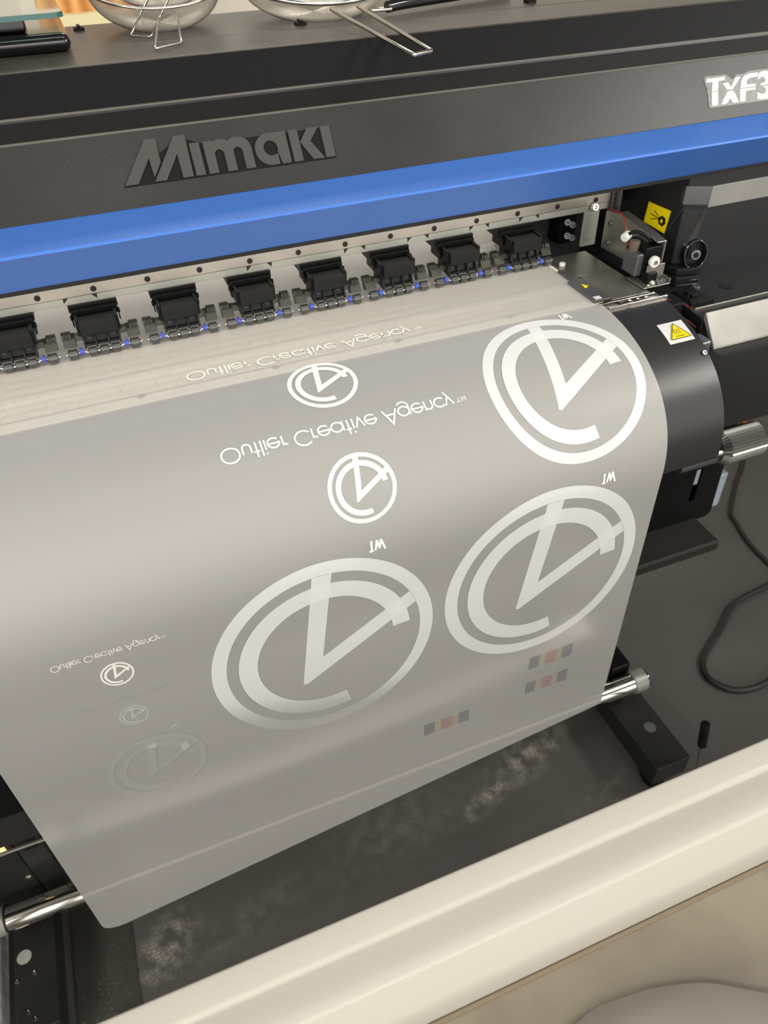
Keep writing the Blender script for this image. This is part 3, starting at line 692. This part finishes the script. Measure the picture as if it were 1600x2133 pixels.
# ---- feet, leg beams, tension bar
def legset(xa, xb, zt, name='stand_foot'):
    bm = bmesh.new(); a_box(bm, xa, xb, .5450, 1.25, zt - .055, zt)
    return P(fin(bm, name, BLACK, bevel=.002))
lf = legset(.7480, .8280, .100); lf2 = legset(-.4230, -.3590, .100)
for xc in (.775, -.39):
    bm = bmesh.new(); a_cyl(bm, (xc - .013, .575, .026), (xc + .013, .575, .026), .026, 24); a_box(bm, xc - .018, xc + .018, .565, .605, .030, .047)
    P(fin(bm, 'caster', DARK, bevel=.003))
    bm = bmesh.new(); a_cyl(bm, (xc - .013, 1.18, .026), (xc + .013, 1.18, .026), .026, 24); a_box(bm, xc - .018, xc + .018, 1.16, 1.20, .030, .047)
    P(fin(bm, 'caster', DARK, bevel=.003))
bm = bmesh.new()
disc(bm, .7950, .6300, .1006, .0120, 0, 24)
for x, y in ((.7860, .600), (.790, .585)): disc(bm, x, y, .1006, .0028, 1, 12)
P(fin(bm, 'foot_hole', [mat('grey_hole', (.10, .10, .095), .5), GASKET]))
bm = bmesh.new(); disc(bm, -.4075, .6620, .1008, .0115, 0, 28)
P(fin(bm, 'foot_disc', mat('dull_silver_disc', (.55, .54, .50), .35, metal=.5, noise=.5, nscale=300)))
for x, y in ((-.3925, .632), (-.4190, .628), (-.4035, .576), (-.3940, .563)): P(cap_screw('foot_screw', (x, y, .1000), (0, 0, 1), .0032, .003, CHROME, None))
P(box('leg_upright', .7560, .8200, .95, 1.08, .10, .72, BLACK))
P(box('leg_upright', -.4200, -.36, .95, 1.08, .10, .72, BLACK))
P(prism('bar_support', [(.72, .098), (.722, .200), (.98, .205), (.98, .098)], .7480, .7920, DARK, bevel=.002))
P(cyl('tension_bar', (-.4130, .70, .1655), (.8000, .70, .1655), .0205, CHROME, n=48, bevel=.001))
P(cyl('bar_collar', (.7830, .70, .1655), (.8130, .70, .1655), .0232, SILVER, n=40, bevel=.0015))
P(cyl('bar_end', (.8130, .70, .1655), (.8180, .70, .1655), .0195, GLOSSB, n=32))
P(cyl('bar_collar', (-.4330, .70, .1655), (-.4120, .70, .1655), .0225, SILVER, n=40, bevel=.0015))
P(cyl('bar_end', (-.4120, .70, .1655), (-.4095, .70, .1655), .0225, GASKET, n=32))

# left take-up drive housing
bm = bmesh.new(); a_prism(bm, [(.64, .63), (.60, .64), (.60, .52), (.625, .505), (.90, .505), (.90, .66), (.64, .66)], -.75, -.2020)
P(fin(bm, 'left_lower_cover', mat('soft_black_cover', (.022, .021, .019), .42, bump=.2), bevel=.002))
P(box('left_cover_recess', -.42, -.2550, .5955, .602, .586, .680, DARK, bevel=.0015))
P(box('left_cover_edge', -.75, -.2020, .598, .602, .505, .5085, ALU, bevel=.0006))
bm = bmesh.new()
a_box(bm, -.4800, -.3180, .735, .820, .10, .50)
P(fin(bm, 'left_drive_post', mat('drive_post_black', (.020, .020, .019), .30), bevel=.003))
P(box('drive_window', -.47, -.3560, .7320, .740, .135, .330, GASKET, bevel=.002))
P(box('drive_latch', -.3520, -.3250, .7310, .737, .285, .322, DGREY, bevel=.003))
P(cap_screw('drive_screw', (-.340, .7310, .303), (0, -1, 0), .0040, .003, SILVD, None))
P(cap_screw('drive_screw', (-.362, .7310, .215), (0, -1, 0), .0050, .003, CHROME, None))
am = bpy.data.materials.new('amber_indicator'); am.use_nodes = True
am.node_tree.nodes['Principled BSDF'].inputs['Base Color'].default_value = (1, .6, .15, 1)
am.node_tree.nodes['Principled BSDF'].inputs['Emission Color'].default_value = (1, .62, .2, 1); am.node_tree.nodes['Principled BSDF'].inputs['Emission Strength'].default_value = 2
P(box('amber_indicator', -.3760, -.3660, .7290, .733, .300, .320, am, bevel=.001))
# interior work light behind the cover (lights the deck behind the rail)
led = area('inner_lamp', (0.15, 1.02, 1.115), 0.9, 0.60, target=(.15, .99, 1.0), col=(1, .96, .92), sy=.02)
P(cyl('ribbed_white_gear', (.4790, .905, 1.0350), (.5250, .905, 1.0350), .0080, WHITEP, n=20, bevel=.0005))
bm = bmesh.new()
for i in range(8): a_cyl(bm, (.4810 + i * .0057, .905, 1.0350), (.4835 + i * .0057, .905, 1.0350), .0095, 24)
P(fin(bm, 'gear_ribs', WHITEP))

# ------------------------------------------------------------ film
FX0, FX1 = -.2355, .5647
def s_end(x):
    s = 1.0948 - .1352 * (x - .564)
    d = x - FX0
    r = .030
    if d < r: s -= (r - math.sqrt(max(0, r * r - (r - d) ** 2))) * .75
    return s
bm = bmesh.new(); NX = 90; NS = 220; g0 = []
xs = [FX0 + (FX1 - FX0) * (i / NX) for i in range(NX + 1)]
xs = sorted(set(xs + [FX0 + .001, FX0 + .003, FX0 + .006]))
for j in range(NS + 1):
    row = []
    for x in xs:
        t = j / NS
        row.append(bm.verts.new(surf(x, t * s_end(x))))
    g0.append(row)
for j in range(NS):
    for i in range(len(xs) - 1): bm.faces.new((g0[j][i], g0[j][i + 1], g0[j + 1][i + 1], g0[j + 1][i]))
me = bpy.data.meshes.new('film'); bm.to_mesh(me); bm.free()
FILMO = link('transfer_film', me, FILM, smooth=True)
tag(FILMO, 'wide frosted film sheet with white prints, draped over the curved front of the printer', 'film')

EPS = .0003
def emblem(cx, cs, rx, rs, mats, thin=1.0, faint=False, name='printed_emblem'):
    def pt(u, v): return (cx + u * rx, cs + v * rs)
    bm = bmesh.new()
    def ring(r0, r1, a0, a1, off, mi, n):
        prev = None
        for i in range(n + 1):
            a = math.radians(a0 + (a1 - a0) * i / n)
            cur = (bm.verts.new(surf(*pt(r0 * math.cos(a), r0 * math.sin(a)), off)), bm.verts.new(surf(*pt((r0 + r1) / 2 * math.cos(a), (r0 + r1) / 2 * math.sin(a)), off)), bm.verts.new(surf(*pt(r1 * math.cos(a), r1 * math.sin(a)), off)))
            if prev:
                bm.faces.new((prev[0], cur[0], cur[1], prev[1])).material_index = mi
                bm.faces.new((prev[1], cur[1], cur[2], prev[2])).material_index = mi
            prev = cur
    def strip(p, q, r_, s_, off, mi, n=14):   # quad p,q,r,s
        a_patch(bm, (pt(*p), pt(*q), pt(*r_), pt(*s_)), off, 2, n, mi)
    w = (1 - thin) * .5
    ring(.875, 1.0, 0, 360, EPS, 0, 120)
    ring(.615, .775, 77, 356, EPS * 2, 0, 96)
    # V: left arm, right arm
    strip((-.060, -.8725), (.105, -.8685), (-.045, .062), (-.250, .335), EPS, 0)
    strip((.7745, -.4065), (.8335, -.2640), (-.218, .350), (-.045, .062), EPS, 0)
    strip((-.045, .062), (-.218, .350), (-.250, .335), (-.045, .062), EPS, 0, 1)
    if faint:
        for (r_, a0, a1) in ((.875, 100, 250), (.615, 80, 280), (.775, 200, 250), (1.0, 250, 420)):
            ring(r_ - .006, r_ + .006, a0, a1, EPS * 3, 1, 60)
        strip((.100, -.60), (.112, -.60), (-.039, .062), (-.051, .062), EPS * 3, 1)
        strip((.845, -.295), (.853, -.280), (-.214, .356), (-.222, .344), EPS * 3, 1)
        strip((-.05, -.76), (.11, -.76), (.095, -.61), (-.05, -.61), EPS * 4, 2, 3)
        strip((.52, -.42), (.66, -.50), (.70, -.30), (.56, -.20), EPS * 4, 2, 3)
    me = bpy.data.meshes.new(name); bm.to_mesh(me); bm.free()
    o = link(name, me, mats, FILMO)
    return o
emblem(.1915, .4110, .0383, .0370, [INKSOLID])
emblem(.1922, .5435, .0368, .0372, [INKW])
def light_fade_ink():  # loss of light toward the lower left, put into the ink's alpha
    m = ink('white_ink_light_fade', (0.93, 0.93, 0.89), 0.74); nt = m.node_tree; b = nt.nodes['Principled BSDF']
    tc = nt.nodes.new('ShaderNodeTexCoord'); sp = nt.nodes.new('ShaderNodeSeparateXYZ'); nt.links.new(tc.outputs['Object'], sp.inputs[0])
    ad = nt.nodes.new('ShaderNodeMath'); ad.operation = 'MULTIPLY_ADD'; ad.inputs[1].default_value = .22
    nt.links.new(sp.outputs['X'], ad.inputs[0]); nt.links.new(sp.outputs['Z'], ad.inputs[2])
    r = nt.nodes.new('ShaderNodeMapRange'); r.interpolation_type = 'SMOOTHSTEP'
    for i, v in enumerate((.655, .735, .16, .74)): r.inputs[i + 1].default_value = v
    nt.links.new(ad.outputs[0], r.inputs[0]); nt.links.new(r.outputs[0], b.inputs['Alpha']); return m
emblem(.1300, .7520, .1335, .1400, [light_fade_ink()])
emblem(.4135, .7435, .1344, .1380, [INKW])
emblem(.4570, .4830, .0965, .0990, [INKW])
emblem(-.0905, .6830, .0165, .0175, [INKSOLID])
emblem(-.0908, .7550, .0155, .0165, [INKW2])
emblem(-.0865, .8570, .0570, .0575, [INKF, INKE, INKW2], faint=True)

# stroke lettering ("Outlier Creative Agency TM"), printed upside down along the feed
def circ(cx, cy, r, a0=0, a1=360, n=28): return [(cx + r * math.cos(math.radians(a0 + (a1 - a0) * i / n)), cy + r * math.sin(math.radians(a0 + (a1 - a0) * i / n))) for i in range(n + 1)]
XHT = .66
GL = {
 'O': ([circ(.5, .5, .48)], 1.10),
 'u': ([[(.06, XHT), (.06, .27)] + circ(.28, .25, .22, 180, 360, 12) + [(.50, XHT)]], .62),
 't': ([[(.16, 1.0), (.16, 0)], [(.0, XHT - .02), (.32, XHT - .02)]], .36),
 'l': ([[(.08, 1.02), (.08, 0)]], .20),
 'i': ([[(.08, XHT), (.08, 0)], [(.08, .86), (.08, .96)]], .20),
 'e': ([[(.02, .36), (.66, .36)] + circ(.34, .33, .32, 5, 318, 24)], .74),
 'r': ([[(.08, XHT), (.08, 0)], circ(.28, .42, .20, 180, 75, 8)], .38),
 'C': ([circ(.5, .5, .48, 42, 318)], .94),
 'a': ([circ(.34, .33, .32), [(.68, XHT), (.68, 0)]], .80),
 'v': ([[(.02, XHT), (.26, 0), (.50, XHT)]], .56),
 ' ': ([], .34),
 'A': ([[(.02, 0), (.42, 1.0), (.82, 0)], [(.17, .36), (.67, .36)]], .88),
 'g': ([circ(.34, .33, .32), [(.68, XHT), (.68, 0.02)] + circ(.36, -.0, .32, 0, -150, 14)], .80),
 'n': ([[(.06, XHT), (.06, 0)], [(.06, .38)] + circ(.28, .40, .22, 180, 0, 12) + [(.50, 0)]], .62),
 'c': ([circ(.34, .33, .32, 42, 318)], .62),
 'y': ([[(.02, XHT), (.27, .02)], [(.52, XHT), (.12, -.32)]], .58),
 'T': ([[(0, .55), (.30, .55)], [(.15, .55), (.15, .25)]], .36),
 'M': ([[(.0, .25), (.04, .55), (.18, .28), (.32, .55), (.36, .25)]], .42),
}
def a_stroke(bm, pts, w, off, closed=False):
    n = len(pts)
    L_, R_ = [], []
    for i, p in enumerate(pts):
        a = pts[i - 1] if i else (pts[-2] if closed else None); b_ = pts[i + 1] if i < n - 1 else (pts[1] if closed else None)
        def dr(p, q):
            dx, dy = q[0] - p[0], q[1] - p[1]; l = math.hypot(dx, dy) or 1e-9; return dx / l, dy / l
        d1 = dr(a, p) if a else dr(p, b_); d2 = dr(p, b_) if b_ else d1
        nx, ny = -(d1[1] + d2[1]), d1[0] + d2[0]; l = math.hypot(nx, ny) or 1e-9; nx /= l; ny /= l
        c = max(.45, nx * -d1[1] + ny * d1[0]); k = w / 2 / c
        L_.append(bm.verts.new(surf(p[0] + nx * k, p[1] + ny * k, off))); R_.append(bm.verts.new(surf(p[0] - nx * k, p[1] - ny * k, off)))
    for i in range(n - 1): bm.faces.new((L_[i], L_[i + 1], R_[i + 1], R_[i]))
def text(x0, x1, s0, cap, m, w=.085, string='Outlier Creative Agency'):
    tot = sum(GL[c][1] for c in string); sc = (x1 - x0) / tot; bm = bmesh.new(); x = x0
    ky = cap
    def mp(u, v): return (u, s0 + v * ky)
    for c in string:
        for st_ in GL[c][0]:
            pts = [(x + p[0] * sc, s0 + p[1] * ky) for p in st_]
            # subdivide long segments so they follow the curve
            out = [pts[0]]
            for a_, b_ in zip(pts, pts[1:]):
                k_ = max(1, int(math.hypot(b_[0] - a_[0], b_[1] - a_[1]) / .003))
                for i in range(1, k_ + 1): out.append((a_[0] + (b_[0] - a_[0]) * i / k_, a_[1] + (b_[1] - a_[1]) * i / k_))
            closed = len(st_) > 20 and math.hypot(st_[0][0] - st_[-1][0], st_[0][1] - st_[-1][1]) < 1e-6
            a_stroke(bm, out, w * sc * 1.15, EPS * 2, closed)
        x += GL[c][1] * sc
    xx = x1 + .002 * sc / .0145
    for c in 'TM':
        for st_ in GL[c][0]:
            a_stroke(bm, [(xx + p[0] * sc * .8, s0 + (p[1] + .05) * ky) for p in st_], w * sc * .55, EPS * 2)
        xx += GL[c][1] * sc * .8
    me = bpy.data.meshes.new('printed_text'); bm.to_mesh(me); bm.free()
    return link('printed_text', me, m, FILMO)
text(.0575, .3230, .3375, .0175, INKSOLID)
text(.0630, .3190, .4685, .0175, INKSOLID)
text(-.1455, -.0400, .6450, .0085, INKSOLID, w=.10)
text(-.1455, -.0400, .7205, .0080, INKE, w=.035)
def big_tm(x, s, k, m=INKSOLID):
    bm = bmesh.new()
    for st_ in ([(0, 0), (.35, 0)], [(.20, 0), (.20, 1)], [(.48, 0), (.62, .95)], [(.62, .95), (.80, .1)], [(.80, .1), (.92, .95)], [(.92, .95), (1.22, -.1)]):
        a_stroke(bm, [(x + p[0] * k * 1.0, s + (1 - p[1]) * k * .9) for p in st_], .17 * k, EPS * 2)
    me = bpy.data.meshes.new('printed_trademark'); bm.to_mesh(me); bm.free(); return link('printed_trademark', me, m, FILMO)
big_tm(.1875, .6030, .0150); big_tm(.4760, .6030, .0150); big_tm(.4985, .3835, .0120); big_tm(-.0600, .7920, .0060, INKW2)
# colour test patches
for x0, sA in ((.4142, .9060), (.4146, .9640), (.2545, .9760)):
    bm = bmesh.new(); x = x0; h = .0265
    for w_, mi in ((.0165, 0), (.0100, 1), (.0175, 2), (.0095, 1), (.0165, 0)):
        a_patch(bm, ((x, sA), (x + w_, sA - .0), (x + w_, sA + h), (x, sA + h)), EPS, 2, 2, mi); x += w_
    me = bpy.data.meshes.new('colour_patches'); bm.to_mesh(me); bm.free(); link('colour_patches', me, [BLKG, BLKY, BLKR], FILMO)

# ------------------------------------------------------------ things on top of the printer
def strainer(name, label, c, r, depth, tilt, handle, wr, nu=230, nv=56):
    """mesh bowl; c = centre of the rim; tilt = rim normal"""
    t = empty(name, c); c = Vector(c)
    nz = Vector(tilt).normalized(); ux = Vector((1, 0, 0)); ux = (ux - nz * ux.dot(nz)).normalized(); uy = nz.cross(ux)
    bm = bmesh.new(); rows = []
    for j in range(nv + 1):
        a = j / nv * math.pi / 2
        rr = r * math.cos(a) ** .75 if j < nv else .0005; dd = -depth * math.sin(a)
        rows.append([bm.verts.new(ux * rr * math.cos(2 * math.pi * i / nu) + uy * rr * math.sin(2 * math.pi * i / nu) + nz * dd) for i in range(nu)])
    for a_, b_ in zip(rows, rows[1:]):
        for i in range(nu): bm.faces.new((a_[i], a_[(i + 1) % nu], b_[(i + 1) % nu], b_[i]))
    o = fin(bm, 'mesh_bowl', MESHW, t)
    w = o.modifiers.new('w', 'WIREFRAME'); w.thickness = .00042; w.use_even_offset = False; w.use_boundary = True
    bm = bmesh.new(); a_tube(bm, [ux * r * math.cos(2 * math.pi * i / 60) + uy * r * math.sin(2 * math.pi * i / 60) for i in range(60)], wr * 1.15, 10, True)
    fin(bm, 'rim', STEELW, t, smooth=True)
    bm = bmesh.new(); a_tube(bm, [Vector(p) - c for p in handle], wr, 10); fin(bm, 'handle', STEELW, t, smooth=True)
    tag(t, label, 'strainer')
    return t
def roundpath(pts, k=.25):
    P_ = [Vector(p) for p in pts]; out = [P_[0]]
    for i in range(1, len(P_) - 1):
        a, b_, c = P_[i - 1], P_[i], P_[i + 1]
        r = min((a - b_).length, (c - b_).length) * k
        p0 = b_ + (a - b_).normalized() * r; p1 = b_ + (c - b_).normalized() * r
        for j in range(7):
            t = j / 6; out.append(p0 * (1 - t) ** 2 + b_ * 2 * t * (1 - t) + p1 * t * t)
    out.append(P_[-1]); return out
strainer('mesh_strainer', 'round wire mesh strainer on the printer top, outer one of the nested pair', (.1410, 1.078, 1.3470), .0760, .0405, (0, -.22, 1), roundpath([(.1285, .984, 1.3260), (.1095, .9095, 1.3085), (.1400, .930, 1.3080), (.1490, .986, 1.3265)], .12), .0012)
strainer('mesh_strainer', 'small wire mesh strainer nested inside the larger one beside the kitchen scale', (.1470, 1.088, 1.3540), .0560, .0280, (0, -.22, 1), roundpath([(.1265, 1.022, 1.3385), (.0965, 1.000, 1.3085), (.1165, .984, 1.3085), (.1470, 1.018, 1.3365)], .12), .0011, nu=190, nv=48)
strainer('mesh_strainer', 'large wire mesh strainer with a long looped handle reaching over the printer edge', (.3280, 1.064, 1.3430), .0900, .0370, (0, -.20, 1), roundpath([(.3150, .9595, 1.3220), (.3425, .7900, 1.3010), (.3660, .8000, 1.3010), (.3470, .9600, 1.3225)], .07), .0022)
for o in [o for o in COL.objects if o.name.startswith('mesh_strainer')]: o['group'] = 'wire mesh strainers on the printer'

# kitchen scale
SC = empty('kitchen_scale', (-.06, 1.03, 1.3055)); tag(SC, 'black kitchen scale with a clear glass plate, left on the printer top', 'scale')
def S_(o): o.parent = SC; o.matrix_parent_inverse = Matrix.Translation((.06, -1.03, -1.3055)); return o
S_(box('scale_base', -.22, .0330, .955, 1.13, 1.3056, 1.3230, GLOSSB, bevel=.0075))
S_(box('weighing_support', -.20, -.0060, 0.975, 1.09, 1.3232, 1.3389, GLOSSB, bevel=.003))
bm = bmesh.new(); a_prismz(bm, [(-.24, .930)] + arc(.0200, .9400, .0100, -90, 0, 6) + arc(.0200, 1.10, .0100, 0, 90, 6) + [(-.24, 1.11)], 1.3390, 1.3435)
gp = S_(fin(bm, 'glass_plate', GLASS, bevel=.0005))
bm = bmesh.new(); a_prismz(bm, [(-.24, .9285), (.0200, .9285)] + arc(.0200, .9400, .0115, -90, 0, 6)[1:] + arc(.0200, .9400, .0098, 0, -90, 6) + [(-.24, .9302)], 1.3390, 1.3435)
S_(fin(bm, 'glass_plate_edge', GLEDGE))
# dark utensil
UT = empty('palette_knife', (.44, 1.02, 1.306)); tag(UT, 'dark glossy-handled utensil lying beside the long-handled strainer', 'utensil')
bm = bmesh.new()
pts = spline([(-.040, -.016, .0075), (-.020, -.010, .0085), (.02, .004, .0085), (.10, .03, .0085), (.16, .05, .0085)]); a_tube(bm, pts, .0062, 14); fin(bm, 'handle', GLOSSB, UT, smooth=True)
bm = bmesh.new(); a_box(bm, -.062, -.036, -.0235, -.0105, .004, .0075); fin(bm, 'ferrule', CHROME, UT, bevel=.001)

# ------------------------------------------------------------ behind the printer
fo = bmesh.new()
pts = [(-.30, 0), (.245, 0), (.225, 1.215), (.195, 1.244), (.178, 1.2560), (.155, 1.2640), (.142, 1.2625), (.125, 1.2655), (.105, 1.2640), (.085, 1.2630), (.06, 1.2635), (.04, 1.2640), (-.3, 1.2640)]
poly_y(fo, pts, 1.58, 1.605); o = fin(fo, 'foam_board', FOAM); tag(o, 'cream-yellow foam board with a torn top edge, standing behind the printer', 'board')
bm = bmesh.new(); a_box(bm, .0150, .178, 1.64, 1.66, 0, 1.42); o = fin(bm, 'amber_board', WOOD, bevel=.004); tag(o, 'amber orange board standing behind the cream foam board', 'board')
bm = bmesh.new(); a_box(bm, -.5, 2.0, 1.95, 2.0, 0, 1.62); o = fin(bm, 'white_partition', mat('partition_white', (.84, .78, .68), .6), bevel=.003); tag(o, 'plain off-white partition board behind the printer', 'partition')

# ------------------------------------------------------------ floor things
def cable(name, pts, r, m, label):
    o = tube(name, spline(pts, 8), r, m, n=10); tag(o, label, 'cable'); return o
cable('power_cable', [(1.74, 1.50, .006), (1.7122, 1.3696, .006), (1.60, 1.27, .006), (1.5228, 1.1991, .006), (1.4900, 1.165, .006), (1.4780, 1.1300, .006), (1.4532, 1.0523, .006), (1.4447, .9709, .006), (1.44, .90, .006)], .0055, RUBBER, 'thin black cable curving down the floor to the right of the printer bracket')
cable('looped_cable', [(1.55, .93, .007), (1.382, .9060, .007), (1.3163, .8990, .007), (1.253, .8857, .007), (1.1751, .8372, .007), (1.0946, .7914, .007), (1.0632, .7630, .007), (1.0522, .7267, .007), (1.0752, .6869, .007), (1.1147, .6704, .007), (1.1692, .6703, .007), (1.30, .69, .007)], .0072, RUBBER, 'black cable lying in a wide loop on the dark floor at the right')
cable('orange_cord', [(1.92, 1.70, .007), (1.8298, 1.466, .007), (1.85, 1.4131, .007), (1.86, 1.33, .007)], .0075, ORANGE, 'bright orange cord on the floor beyond the ribbed knob')
mt = box('floor_mat', -.3550, -.2550, .520, 1.15, 0, .006, dusty('scuffed_mat', (.040, .040, .034), (.4, .38, .33), .6, rough=.4, scale=420, patch=14, specks=.64), bevel=.001)
tag(mt, 'narrow scuffed dark mat strip beside the left foot of the printer', 'mat')
bm = bmesh.new(); a_box(bm, -.62, -.4600, .55, .80, 0, .05); o = fin(bm, 'plastic_wrap', mat('crinkled_clear_plastic', (.55, .54, .55), .15, spec=.9, noise=.8, nscale=60, bump=1, bscale=60), bevel=.01); tag(o, 'crinkled shiny plastic-wrapped pack on the floor left of the printer foot', 'plastic wrap')
RO = empty('steel_rod', (.84, .56, 0)); tag(RO, 'thin steel rod with a black grip standing near the right foot', 'rod')
bm = bmesh.new(); a_cyl(bm, (.0238, -.0226, .0), (-.0151, -.0277, .166), .0048, 14); fin(bm, 'rod', STEELW, RO, bevel=.001)
bm = bmesh.new(); a_cyl(bm, (-.0140, -.0276, .160), (-.0334, -.0300, .2442), .0085, 16); fin(bm, 'grip', DARK, RO, bevel=.002)

# ------------------------------------------------------------ powder shaker / dryer in the foreground
DR = empty('film_dryer', (.2, -.1, 0)); tag(DR, 'cream-white rail of a film dryer in the near foreground, tan belt below it', 'dryer')
def D_(o): o.parent = DR; o.matrix_parent_inverse = Matrix.Translation((-.2, .1, 0)); return o
rp = [(.2150, .8820), (.2165, .8885), (.2140, .8900), (.1985, .8895), (.1960, .8880), (.1950, .8868), (.1930, .8862), (.1860, .8885), (.1760, .8900), (.1690, .8895), (.1660, .8880), (.1540, .8630), (.1505, .8560), (.1505, .8300), (.2150, .8300)]
RT = D_(prism('front_rail', rp, -.6, 1.6, RAILW, bevel=.0012))
RT.rotation_euler = (0, 0, 0)
D_(box('belt', -.6, 1.6, -.40, .1500, .8150, .8280, BELT, bevel=.001))
D_(box('belt_seam_strip', -.6, 1.6, .1470, .1500, .8280, .8300, mat('brown_seam', (.22, .17, .11), .6), bevel=0))
D_(box('dryer_tray', -.58, 1.58, -.38, .212, .775, .814, mat('dryer_body_cream', (.70, .66, .58), .5), bevel=.004))
for x in (-.54, 1.54):
    for y in (-.34, .18):
        D_(box('leg', x - .02, x + .02, y - .02, y + .02, 0, .775, RAILW, bevel=.002))
# loose lilac-grey sheet on the belt with a wavy front edge
bm = bmesh.new()
edge = spline([(.06, .02, 0), (.14, .095, 0), (.1800, .1130, 0), (.2130, .1120, 0), (.2380, .1080, 0), (.2700, .0980, 0), (.2950, .0830, 0), (.3200, .0680, 0), (.40, .02, 0), (.55, -.06, 0)], 8)
rows = []
for j in range(8):
    rows.append([bm.verts.new((p.x, p.y - (p.y + .30) * (j / 7) * 1.0,   .8300 + .0040 * math.exp(-((j / 7) * 9) ** 2))) for p in edge])
for a_, b_ in zip(rows, rows[1:]):
    for i in range(len(edge) - 1): bm.faces.new((a_[i], a_[i + 1], b_[i + 1], b_[i]))
o = fin(bm, 'loose_sheet', SHEETG, smooth=True); s_ = o.modifiers.new('s', 'SOLIDIFY'); s_.thickness = .0012
tag(o, 'lilac-grey sheet with a curved edge lying on the tan belt', 'sheet')
